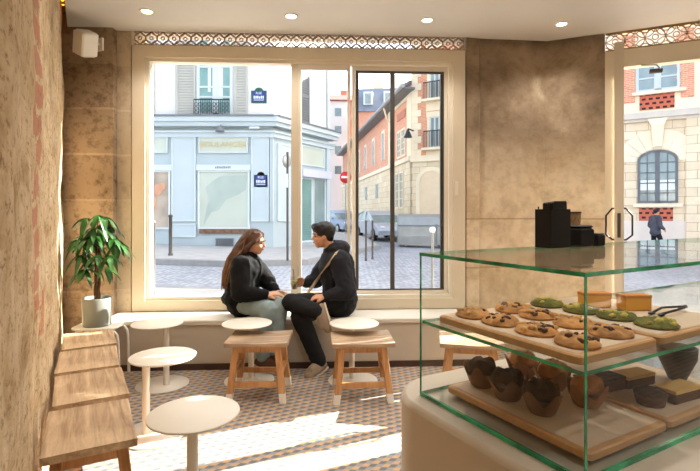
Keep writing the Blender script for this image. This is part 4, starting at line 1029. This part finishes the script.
# cake blocks
m_cake = M('golden baked cake', (246, 182, 78), .8, .08, 14, .3); m_crust = M('browned cake top', (222, 146, 62), .7, .2, 12)
def block(name, L_, W_, H_, mt, mt2, tname, topk=.006, dome=0):
    o = empty(name); b = MB(); b.box((-L_ / 2, -W_ / 2, 0), (L_ / 2, W_ / 2, H_), 0, .003); b.build('crumb', mt, o)
    b = MB(); n = 6; rings = []
    for i in range(n + 1):
        y = -W_ / 2 + W_ * i / n; zz = H_ + topk + dome * math.sin(math.pi * i / n); rings.append([(-L_ / 2, y, H_ - .002), (L_ / 2, y, H_ - .002), (L_ / 2, y, zz), (-L_ / 2, y, zz)])
    b.loft(rings); b.build(tname, mt2, o); return o
ca = block('cake_block', .078, .04, .036, m_cake, m_crust, 'browned_top', .006)
for i, (u_, v_, r_) in enumerate(((.485, .30, -27), (.548, .225, -24))):
    o = ca if i == 0 else copy_tree(ca); o.location = upl(u_, v_, SZ + .0197); o.rotation_euler = (0, 0, UA + R(r_))
    tag(o, ('left' if i == 0 else 'right') + ' golden cake block with browned top behind the green cookies', 'cake', 'golden cake blocks')
# muffins in tulip papers
m_cup = M('brown tulip baking paper', (126, 86, 56), .75, .2, 10); m_cup2 = M('light brown tulip paper', (164, 114, 74), .75, .2, 10)
m_choc = M('dark chocolate sponge', (58, 36, 26), .85, .4, 40, .8); m_van = M('golden muffin sponge', (192, 132, 78), .85, .3, 40, .8)
def muffin(seed, paper, sponge, chips):
    o = empty('muffin'); b = MB(); n = 40; rings = []; rings_i = []
    for j in range(8):
        t_ = j / 7; ring = []; ri = []
        for i in range(n):
            a = 2 * math.pi * i / n; r_ = .026 + .019 * t_ ** .8 + .0012 * math.cos(14 * a) * (1 - t_)
            fl_ = max(0, t_ - .55) / .45; r_ += .005 * fl_ * math.cos(4 * a + seed); z_ = .042 * t_ + .015 * fl_ * math.cos(4 * a + seed) + .003 * fl_ * math.cos(7 * a + seed)
            ring.append((r_ * math.cos(a), r_ * math.sin(a), z_)); ri.append(((r_ - .0012) * math.cos(a), (r_ - .0012) * math.sin(a), z_ + .0002))
        rings.append(ring); rings_i.append(ri)
    b.loft(rings + rings_i[::-1], 0, True); b.build('paper_cup', paper, o)
    b = MB(); q = lumpy(.038, .034, seed, 30, 8, .12, .55, .25); b.M = Matrix.Translation((0, 0, .037)); b.add([tuple(p) for p in q.v], q.f, 0, True)
    b.build('muffin_top', sponge, o)
    if chips: c_ = chunks(.034, .025, int(seed * 9), 7, .005); c_.v = [p + V((0, 0, .047)) for p in c_.v]; c_.build('chocolate_chips', m_chip, o)
    return o
mu = [muffin(2.2, m_cup, m_choc, 0), muffin(5.9, m_cup2, m_van, 1)]
lbm = [['dark chocolate muffin in brown paper, farthest of the left row', 'dark chocolate muffin in brown paper, middle of the left row', 'dark chocolate muffin in brown paper, nearest the camera'],
       ['golden muffin in light paper, farthest of the right row', 'golden muffin in light paper, middle of the right row', 'golden muffin in light paper, nearest the camera behind the glass corner']]
for k, pts in enumerate((((.14, .39), (.131, .295), (.136, .199)), ((.29, .385), (.285, .285), (.265, .175)))):
    for i, (u_, v_) in enumerate(pts):
        o = mu[k] if i == 0 else copy_tree(mu[k]); o.location = upl(u_, v_, BZ + .0197); o.rotation_euler = (0, 0, i * 2.1 + k); o.scale = (1.0,) * 3
        tag(o, lbm[k][i], 'muffin', ['dark chocolate muffins', 'golden muffins'][k])
# loaf slices and chocolate buns
m_loaf = M('dark loaf crust', (86, 50, 32), .8, .25, 16, .3); m_yel = M('yellow sponge top', (236, 196, 126), .85, .1, 25, .3)
lo_ = block('loaf_slice', .105, .052, .026, m_loaf, m_yel, 'yellow_crumb', .006)
for i, (u_, v_, r_, lb) in enumerate(((.50, .20, -6, 'yellow topped loaf slice behind the small chocolate cake'), (.50, .09, -4, 'yellow topped loaf slice nearest the camera'))):
    o = lo_ if i == 0 else copy_tree(lo_); o.location = upl(u_, v_, BZ + .0197); o.rotation_euler = (0, 0, UA + R(r_)); tag(o, lb, 'cake', 'yellow topped loaf slices')
o = block('chocolate_loaf_slice', .085, .05, .03, m_loaf, m_choc, 'dark_top', .004); o.location = upl(.405, .215, BZ + .0197); o.rotation_euler = (0, 0, UA - .1)
tag(o, 'dark chocolate loaf slice beside the golden muffins', 'cake')
o = empty('chocolate_cake', upl(.405, .105, BZ + .0197)); b = MB(); b.lathe([(.002, 0), (.030, 0), (.036, .026), (.002, .03)], n=28); b.build('cake_body', m_loaf, o)
b = MB(); q = lumpy(.037, .012, 3.3, 28, 6, .08, .4, .2); b.M = Matrix.Translation((0, 0, .024)); b.add([tuple(p) for p in q.v], q.f, 0, True); b.build('crumbly_top', m_choc, o)
tag(o, 'small round dark chocolate cake in front of the loaf slices', 'cake')
o = empty('black_bowl', upl(.64, .16, BZ + .0197)); b = MB(); b.lathe([(.002, 0), (.02, 0), (.022, .004), (.046, .06), (.048, .09), (.045, .09), (.043, .06), (.018, .008), (.002, .007)], n=32); b.build('bowl', m_black, o)
tag(o, 'black bowl at the right edge between the glass shelves', 'bowl')
o = empty('serving_tongs', upl(.60, .15, SZ + .0197), UA)
b = MB(); b.tube([(-.075, .012, .007), (-.02, .018, .012), (.06, .003, .01)], .0035, 6); b.tube([(-.075, -.012, .007), (-.02, -.018, .012), (.06, -.003, .01)], .0035, 6); b.tube([(.06, -.003, .01), (.066, 0, .01), (.06, .003, .01)], .004, 6); b.build('arms', m_black, o)
for sy in (-1, 1): b = MB(); b.ell((-.082, sy * .012, .005), (.014, .007, .004)); b.build('tip', m_black, o)
tag(o, 'black serving tongs lying right of the green cookies', 'tongs')
# things on top of the case
o = empty('napkin_holder', uv(.42, .392, TZ + .0005), UA)
b = MB(); frame = [(0, 0), (.088, 0), (.088, .058), (0, .058)]
b.box((0, 0, 0), (.088, .058, .004)); b.box((0, 0, .004), (.088, .003, .116)); b.box((0, .055, .004), (.088, .058, .116)); b.box((0, .003, .004), (.003, .055, .116)); b.box((.085, .003, .004), (.088, .055, .116)); b.build('box', m_matte, o)
b = MB()
for k in range(7):
    x0 = .018 + .001 * k; rings = [[(x, .008 + k * .0062, z) for x, z in ((x0, .006), (.082, .006), (.082, .136), (.078, .141), (x0 + .006, .14 - .0006 * k), (x0, .134))], [(x, .0115 + k * .0062, z) for x, z in ((x0, .006), (.082, .006), (.082, .136), (.078, .141), (x0 + .006, .14 - .0006 * k), (x0, .134))]]
    b.loft(rings[::-1])
b.build('napkins', m_black, o)
for k in range(3): b = MB(); b.tube([(.008, .015 + .015 * k, .006), (.006 - .003 * k, .014 + .016 * k, .136 - .006 * k)], .0022, 6); b.build('stirring_stick', m_black, o)
tag(o, 'tall black holder filled with black napkins on the glass case', 'holder')
o = empty('card_box', uv(.535, .378, TZ + .0005), UA)
b = MB(); b.box((0, 0, 0), (.072, .055, .058), 0, .006); b.build('box', m_matte, o); b = MB(); b.box((.003, .003, .0582), (.069, .052, .066), 0, .003); b.build('lid', m_black, o)
tag(o, 'low black box with rounded corners in the middle on the glass case', 'box')
o = empty('small_tray', uv(.622, .378, TZ + .0005), UA)
b = MB(); b.box((0, 0, 0), (.04, .045, .036), 0, .003); b.build('box', m_matte, o); b = MB(); b.box((.002, .002, .0362), (.038, .043, .04), 0, .0015); b.build('lid', m_black, o)
tag(o, 'smallest black box, rightmost on the glass case', 'box')
o = empty('fibre_basket', uv(.60, .458, TZ + .0005), UA)
b = MB(); n = 48; rings = []
for j in range(15):
    z = j * .0075; rings.append([((.045 + .002 * math.sin(z * 90)) * math.cos(2 * math.pi * i / n) * (1 + .03 * math.sin(12 * 2 * math.pi * i / n + (j % 2) * 3.14)), .018 * math.sin(2 * math.pi * i / n) * (1 + .06 * math.sin(12 * 2 * math.pi * i / n + (j % 2) * 3.14)), z) for i in range(n)])
b.loft(rings, 0, True); b.build('weave', M('rough brown fibre', (176, 138, 96), .95, .4, 60, .6), o)
b = MB(); b.tube([(.046 * math.cos(a), .019 * math.sin(a), .106) for a in [i * math.pi / 12 for i in range(25)]], .003, 6); b.build('rim', m_trunk, o)
tag(o, 'rough brown fibre basket standing behind the two low black boxes', 'basket')

# ================================================================== people
from mathutils.bvhtree import BVHTree
m_skin = M('skin', (206, 150, 116), .55, .05, 8); m_skin2 = M('skin', (212, 160, 128), .55, .05, 8)
m_eye = M('dark eye', (36, 26, 22), .2, .1, 5); m_lip = M('lips', (176, 96, 84), .5, .05, 5)
m_hairb = M('brown hair', (82, 54, 38), .6, .35, 24, .3); m_hairk = M('black hair', (22, 18, 18), .45, .3, 24, .3)
m_jack = M('black jacket', (17, 15, 15), .8, .2, 6, .2, 0, .2); m_navy = M('dark navy coat', (15, 16, 25), .8, .2, 6, .2)
m_jean = M('washed blue jeans', (138, 154, 156), .85, .15, 10, .2); m_blk = M('black trousers', (14, 14, 17), .85, .2, 8, .2)
m_tan = M('tan suede', (150, 130, 108), .9, .12, 12, .2); m_brsh = M('brown leather', (92, 62, 46), .6, .15, 8); m_sole = M('pale rubber sole', (214, 200, 180), .7, .05, 6)
m_strap = M('cream canvas', (206, 188, 154), .85, .08, 20, .2)

def hand(mb, wrist, d, nrm, curl=.5, side=1, s=1.0):
    # d: direction wrist->fingers, nrm: back of the hand, side: which side the thumb leaves from
    d = V(d).normalized(); nrm = V(nrm); nrm = (nrm - d * nrm.dot(d)).normalized(); sd_ = d.cross(nrm) * side; w_ = V(wrist)
    mb.chain([w_ - d * .02, w_ + d * .02], [.026 * s, .026 * s])
    for k in (-1.5, -.5, .5, 1.5):
        mb.chain([w_ + sd_ * k * .012 * s, w_ + d * .085 * s + sd_ * k * .019 * s], [.015 * s, .0125 * s])
    for k, L_ in ((1.5, .066), (.5, .078), (-.5, .072), (-1.5, .056)):
        p = w_ + d * .085 * s + sd_ * k * .0195 * s; dirn = d.copy(); pts = [p]
        for seg, fr_ in enumerate((.45, .32, .23)):
            ang = curl * (.7 + .35 * seg); dirn = (dirn * math.cos(ang) - nrm * math.sin(ang)).normalized()
            if dirn.length < .1: dirn = -nrm
            pts.append(pts[-1] + dirn * L_ * fr_ * s)
        mb.chain(pts, [.0095 * s, .009 * s, .0082 * s, .0072 * s])
    p = w_ + d * .025 * s + sd_ * .028 * s; t1 = (d * .7 + sd_ * .7 - nrm * .3).normalized(); t2 = (d * .95 + sd_ * .15 - nrm * .4).normalized()
    mb.chain([w_ + d * .01, p, p + t1 * .035 * s, p + t1 * .035 * s + t2 * .03 * s], [.018 * s, .016 * s, .011 * s, .009 * s])

def person(name, lb, root_loc, J, mats, hair, yaw, pitch=0, grp=None, vox=.0065, sc_=1.0):
    ro = empty(name, root_loc); off = V(root_loc); P = {k: V(v) - off for k, v in J.items() if k[:2] not in ('ha', 'up')}
    Rh = Matrix.Rotation(R(yaw), 3, 'Z') @ Matrix.Rotation(R(pitch), 3, 'Y'); hc = P['head']; hp = lambda x, y, z: hc + Rh @ V((x, y, z))
    b = MB()
    b.ell(hp(-.012, 0, .025), (.094, .075, .088), Rh, 20); b.ell(hp(.012, 0, -.03), (.072, .06, .080), Rh, 20); b.ell(hp(.045, 0, -.085), (.032, .034, .026), Rh, 12)
    b.ell(hp(.058, 0, .022), (.026, .048, .016), Rh, 12); b.ell(hp(.055, .03, -.03), (.025, .022, .022), Rh, 10); b.ell(hp(.055, -.03, -.03), (.025, .022, .022), Rh, 10)
    b.chain([hp(.078, 0, .008), hp(.098, 0, -.024)], [.008, .0125]); b.ell(hp(.078, 0, -.056), (.012, .022, .012), Rh, 10)
    for sy in (-1, 1): b.ell(hp(-.008, sy * .075, -.015), (.018, .010, .032), Rh, 10)
    b.chain([hp(-.02, 0, -.05), P['neck'] + V((0, 0, .0)), P['chest']], [.052, .056, .10])
    b.chain([P['chest'], P['waist'], P['pelvis']], [.12, .11, .12])
    for s_ in ('n', 'f'):
        b.chain([P['chest'] + V((0, 0, .03)), P['sh_' + s_], P['el_' + s_], P['wr_' + s_]], [.08, .05, .038, .026])
        h = J['hand_' + s_]; hand(b, P['wr_' + s_], h[0], h[1], h[2], h[3])
        b.chain([P['pelvis'], P['hip_' + s_], P['kn_' + s_], P['an_' + s_]], [.1, .075, .05, .036])
        b.chain([P['an_' + s_], P['an_' + s_].lerp(P['toe_' + s_], .5)], [.030, .022])
    body = b.remesh('body', mats['skin'], ro, vox, 2)
    for sy in (-1, 1):
        b = MB(); b.ell(hp(.071, sy * .029, .0), (.008, .010, .006), Rh, 10); b.build('eye', m_eye, ro)
        b = MB(); b.chain([hp(.086, sy * .014, .022), hp(.084, sy * .03, .027), hp(.072, sy * .046, .022)], [.004, .0045, .003]); b.build('eyebrow', mats['hair'], ro)
    b = MB(); b.ell(hp(.0875, 0, -.052), (.006, .02, .0045), Rh, 10); b.ell(hp(.086, 0, -.060), (.006, .017, .005), Rh, 10); b.build('lips', m_lip, ro)
    # coat
    b = MB(); k = mats.get('bulk', 1.0)
    b.chain([P['pelvis'] + V((0, 0, .0)), P['waist'], P['chest']], [.150 * k, .145 * k, .150 * k])
    cd = (P['sh_n'] + P['sh_f']) / 2
    b.chain([P['sh_n'], P['chest'] + V((0, 0, .04)), P['sh_f']], [.085, .125 * k, .085]); b.chain([P['chest'], P['neck'] + V((0, 0, -.03))], [.12, .078])
    for s_ in ('n', 'f'):
        w2 = P['el_' + s_].lerp(P['wr_' + s_], .92)
        b.chain([P['sh_' + s_], P['sh_' + s_].lerp(P['el_' + s_], .5), P['el_' + s_], P['el_' + s_].lerp(P['wr_' + s_], .5), w2], [.085 * k, .082 * k, .074 * k, .064, .047])
    for e in mats.get('extra', []): b.ell(V(e[0]) - off, e[1])
    jk = b.remesh('jacket', mats['jacket'], ro, .011, 3, .009, 9.0)
    # collar
    b = MB(); nd = (hp(-.02, 0, -.05) - P['neck']).normalized(); nq = nd.orthogonal().normalized(); nb = nd.cross(nq); cr = mats.get('collar', .07)
    c0 = P['neck'] - nd * .012
    b.loft([[c0 + nd * z_ + (nq * math.cos(a) + nb * math.sin(a)) * r_ for a in [i * math.pi / 12 for i in range(24)]] for z_, r_ in ((-.03, cr + .012), (.015, cr + .004), (.045, cr + .004), (.045, cr - .008), (.01, cr - .012))], 0, True, cap=False)
    b.build('collar', mats['jacket'], jk)
    # trousers
    b = MB(); tk = mats.get('leg', 1.0)
    b.chain([P['pelvis'] + V((0, 0, .01)), P['pelvis'] + V((0, 0, .06))], [.13, .125])
    for s_ in ('n', 'f'):
        b.chain([P['pelvis'], P['hip_' + s_], P['hip_' + s_].lerp(P['kn_' + s_], .5), P['kn_' + s_], P['kn_' + s_].lerp(P['an_' + s_], .45), P['kn_' + s_].lerp(P['an_' + s_], .93)], [.11, .098, .088, .074 * tk, .068 * tk, .062 * tk])
    b.remesh('trousers', mats['trousers'], ro, .011, 3, .006, 9.0)
    for s_ in ('n', 'f'):
        an, toe = P['an_' + s_], P['toe_' + s_]; d = (toe - an).normalized(); up = V(J.get('up_' + s_, (0, 0, 1))); up = (up - d * up.dot(d)).normalized(); side = d.cross(up)
        fl = V(J['toe_' + s_]) - V(J['an_' + s_])
        heel = an - d * .03 - up * .035; b = MB(); Lf = .235
        b.chain([an + up * .015, heel], [.046, .040]); b.chain([heel, heel + d * Lf * .35 + up * .006, heel + d * Lf * .8], [.042, .045, .036]); b.chain([an - d * .012, toe - d * .03], [.045, .034])
        b.chain([heel + d * Lf * .3 + up * .03, heel + d * Lf * .6], [.04, .036])
        sh = b.remesh('shoe', mats['shoe'], ro, .008, 2)
        b = MB(); ring = [(-.035, -.032), (.06, -.04), (.17, -.042), (.215, -.02), (.215, .02), (.17, .042), (.06, .04), (-.035, .032)]
        b.loft([[heel + d * x + side * y - up * z_ for x, y in ring] for z_ in (.042, .028)]); b.build('sole', mats.get('sole', m_sole), sh)
    if hair == 'short':
        b = MB(); b.ell(hp(-.024, 0, .046), (.104, .090, .092), Rh, 20); b.ell(hp(.045, 0, .09), (.058, .066, .038), Rh, 12); b.ell(hp(-.06, 0, -.01), (.05, .066, .06), Rh, 12)
        for i in range(16):
            a = i * .4; b.chain([hp(.03 * math.cos(a), .05 * math.sin(a), .10), hp(.075 + .012 * math.cos(a * 3), .055 * math.sin(a) , .070 + .012 * math.sin(a * 5))], [.02, .008])
        hb = b.remesh('hair', mats['hair'], ro, .007, 1, .004, 30)
    else:
        b = MB(); b.ell(hp(-.022, 0, .038), (.100, .086, .090), Rh, 20); b.ell(hp(-.07, 0, -.01), (.055, .07, .07), Rh, 12)
        fall = mats['fall']; fp = [hp(-.07, 0, .03)] + [V(q) - off for q in fall]
        b.chain(fp, [.066, .066, .058, .046, .026][:len(fp)])
        for sy in (-1, 1): b.chain([hp(.045, sy * .05, .085), hp(.03, sy * .078, .03), hp(-.02, sy * .084, -.03), hp(-.06, sy * .07, -.09)], [.018, .016, .02, .03])
        hb = b.remesh('hair', mats['hair'], ro, .008, 2, .004, 30)
        rnd = random.Random(5); b = MB()
        for i in range(70):
            a = rnd.uniform(-2.6, 2.6) ; p0 = hp(-.02 - .02 * abs(math.cos(a)), .07 * math.sin(a), .10 + .01 * math.cos(a)); p1 = hp(-.075, .082 * math.sin(a), .02)
            o1 = V((rnd.uniform(-.055, .055), rnd.uniform(-.070, .05), 0)); pts = [p0, p1]
            for j, q in enumerate(fp[1:]): pts.append(q + o1 * (1.05 - .12 * j) + V((0, 0, rnd.uniform(-.03, .03))))
            b.tube(pts, [.003] + [.005] * (len(pts) - 2) + [.0015], 5)
        b.build('hair_strands', M('light brown hair', (136, 96, 64), .6, .3, 30), hb)
        b = MB()
        for sy in (-1, 1): b.tube([hp(-.125, sy * .008, .045), hp(-.14, sy * .02, .02), hp(-.125, sy * .03, -.02)], .006, 6)
        b.build('hair_clip', m_strap, hb)
    tag(ro, lb, 'person', grp); return ro, jk, off

Jw = dict(pelvis=(-1.02, 4.46, .59), waist=(-1.03, 4.46, .74), chest=(-1.0, 4.45, .89), neck=(-.955, 4.45, 1.03), head=(-.895, 4.44, 1.145),
          sh_n=(-1.0, 4.30, .95), el_n=(-.99, 4.21, .70), wr_n=(-.76, 4.25, .68), hand_n=((1, .35, .1), (0, -.4, 1), .35, 1),
          sh_f=(-.97, 4.56, .95), el_f=(-.80, 4.55, .76), wr_f=(-.70, 4.42, .68), hand_f=((1, -.3, 0), (0, .3, 1), .4, -1),
          hip_n=(-.97, 4.37, .575), kn_n=(-.72, 4.20, .56), an_n=(-.78, 4.20, .115), toe_n=(-.62, 4.14, .075),
          hip_f=(-.95, 4.51, .575), kn_f=(-.64, 4.25, .57), an_f=(-.67, 4.20, .17), toe_f=(-.54, 4.10, .11))
person('woman', 'woman with long brown hair in black jacket and light jeans sitting on bench', (-1.0, 4.4, 0), Jw,
       dict(skin=m_skin2, hair=m_hairb, jacket=m_jack, trousers=m_jean, shoe=m_brsh, bulk=1.08, leg=1.05, fall=[(-1.03, 4.42, 1.08), (-1.09, 4.38, .98), (-1.13, 4.36, .86), (-1.15, 4.35, .74)],
            extra=[((-1.04, 4.44, .62), (.17, .16, .10))]), 'long', -8, 8)
Jm = dict(pelvis=(-.10, 4.46, .59), waist=(-.10, 4.47, .75), chest=(-.13, 4.46, .93), neck=(-.175, 4.45, 1.09), head=(-.26, 4.43, 1.205),
          sh_n=(-.09, 4.30, .985), el_n=(-.03, 4.22, .72), wr_n=(-.22, 4.18, .68), hand_n=((-1, .05, -.1), (0, -.4, 1), .5, -1),
          sh_f=(-.17, 4.60, .99), el_f=(-.33, 4.57, .77), wr_f=(-.42, 4.46, .755), hand_f=((-1, -.25, .05), (-.3, .95, .2), .75, -1),
          hip_n=(-.10, 4.37, .585), kn_n=(-.53, 4.22, .62), an_n=(-.27, 4.09, .555), toe_n=(-.225, 4.045, .42), up_n=(-.9, -.1, -.2),
          hip_f=(-.12, 4.52, .58), kn_f=(-.45, 4.21, .50), an_f=(-.27, 4.18, .085), toe_f=(-.36, 4.08, .045))
mr, mj, moff = person('man', 'man with short black hair in dark navy coat holding a cup on the bench', (-.1, 4.4, 0), Jm,
       dict(skin=m_skin, hair=m_hairk, jacket=m_navy, trousers=m_blk, shoe=m_tan, bulk=1.12, leg=1.12, collar=.075,
            extra=[((-.11, 4.46, 1.09), (.115, .15, .075)), ((-.08, 4.44, .62), (.16, .17, .09))]), 'short', 190, 4)
bvh = BVHTree.FromPolygons([v.co.copy() for v in mj.data.vertices], [tuple(p.vertices) for p in mj.data.polygons])
b = MB(); ctr = []
for k in range(15):
    t_ = k / 14; p = V((-.115, 0, 1.075)).lerp(V((-.40, 0, .66)), t_) - moff; p.y = 3.6 - moff.y
    hit = bvh.ray_cast(p, V((0, 1, 0)))[0]
    ctr.append(V((p.x, (hit.y if hit else ctr[-1].y) - .016, p.z)))
for i in range(1, 14): ctr[i].y = (ctr[i - 1].y + ctr[i].y + ctr[i + 1].y) / 3 - .002
wv = V((.82, 0, .57)); wd = lambda i: .024 + .016 * min(1, i / 10)
b.loft([[c_ - wv * wd(i), c_ + wv * wd(i), c_ + wv * wd(i) + V((0, .006, 0)), c_ - wv * wd(i) + V((0, .006, 0))] for i, c_ in enumerate(ctr)], 0, True); s_ = b.build('shoulder_strap', m_strap, mr); s_['label'] = 'cream canvas shoulder strap'
# cup held by the man
cp = empty('drink_cup', (-.525, 4.415, .705)); m_plc = glass('clear plastic cup', (.9, .9, .88), 1.35, .9)
b = MB(); b.lathe([(.002, 0), (.026, 0), (.036, .105), (.034, .105), (.025, .003), (.002, .003)], n=28); b.build('cup', m_plc, cp)
b = MB(); b.lathe([(.002, .0035), (.024, .0035), (.0325, .085), (.002, .085)], n=28); b.build('drink', M('pale green iced drink', (186, 186, 120), .4, .15, 30), cp)
b = MB(); b.lathe([(.038, .105), (.038, .109), (.03, .116), (.002, .116)], n=28); b.build('lid', m_plc, cp)
b = MB(); b.tube([(0, 0, .05), (-.004, .004, .16), (-.012, .008, .19)], .0035, 8); b.build('straw', m_brsh, cp)
tag(cp, 'clear cup of pale green drink held by the man', 'cup')
# pedestrian outside
wX, wY = 11.6, 17.85; gzw = gz(wX) + .03
Jp = dict(pelvis=(0, 0, .95), waist=(.0, 0, 1.1), chest=(.01, 0, 1.32), neck=(.02, 0, 1.48), head=(.05, 0, 1.63),
          sh_n=(.0, -.19, 1.40), el_n=(.02, -.24, 1.12), wr_n=(.20, -.2, .98), hand_n=((.6, .1, -.7), (.3, -.9, 0), .5, 1),
          sh_f=(.0, .19, 1.40), el_f=(-.05, .25, 1.12), wr_f=(.1, .24, .9), hand_f=((.3, 0, -.9), (0, 1, 0), .4, -1),
          hip_n=(.0, -.09, .9), kn_n=(.16, -.1, .5), an_n=(.24, -.1, .09), toe_n=(.38, -.1, .05),
          hip_f=(.0, .09, .9), kn_f=(.0, .1, .49), an_f=(-.26, .1, .13), toe_f=(-.14, .1, .05))
Jq = {k: (v if k[:2] in ('ha', 'up') else tuple(V(v) + V((wX, wY, gzw)))) for k, v in Jp.items()}
person('pedestrian', 'person in dark coat walking past the pale stone building', (wX, wY, gzw), Jq,
       dict(skin=m_skin, hair=m_hairk, jacket=M('charcoal coat', (70, 72, 82), .8, .2, 6), trousers=m_navy, shoe=m_brsh, bulk=1.15, leg=1.15, extra=[((wX, wY, gzw + .86), (.19, .2, .16))]), 'short', 0, 0)
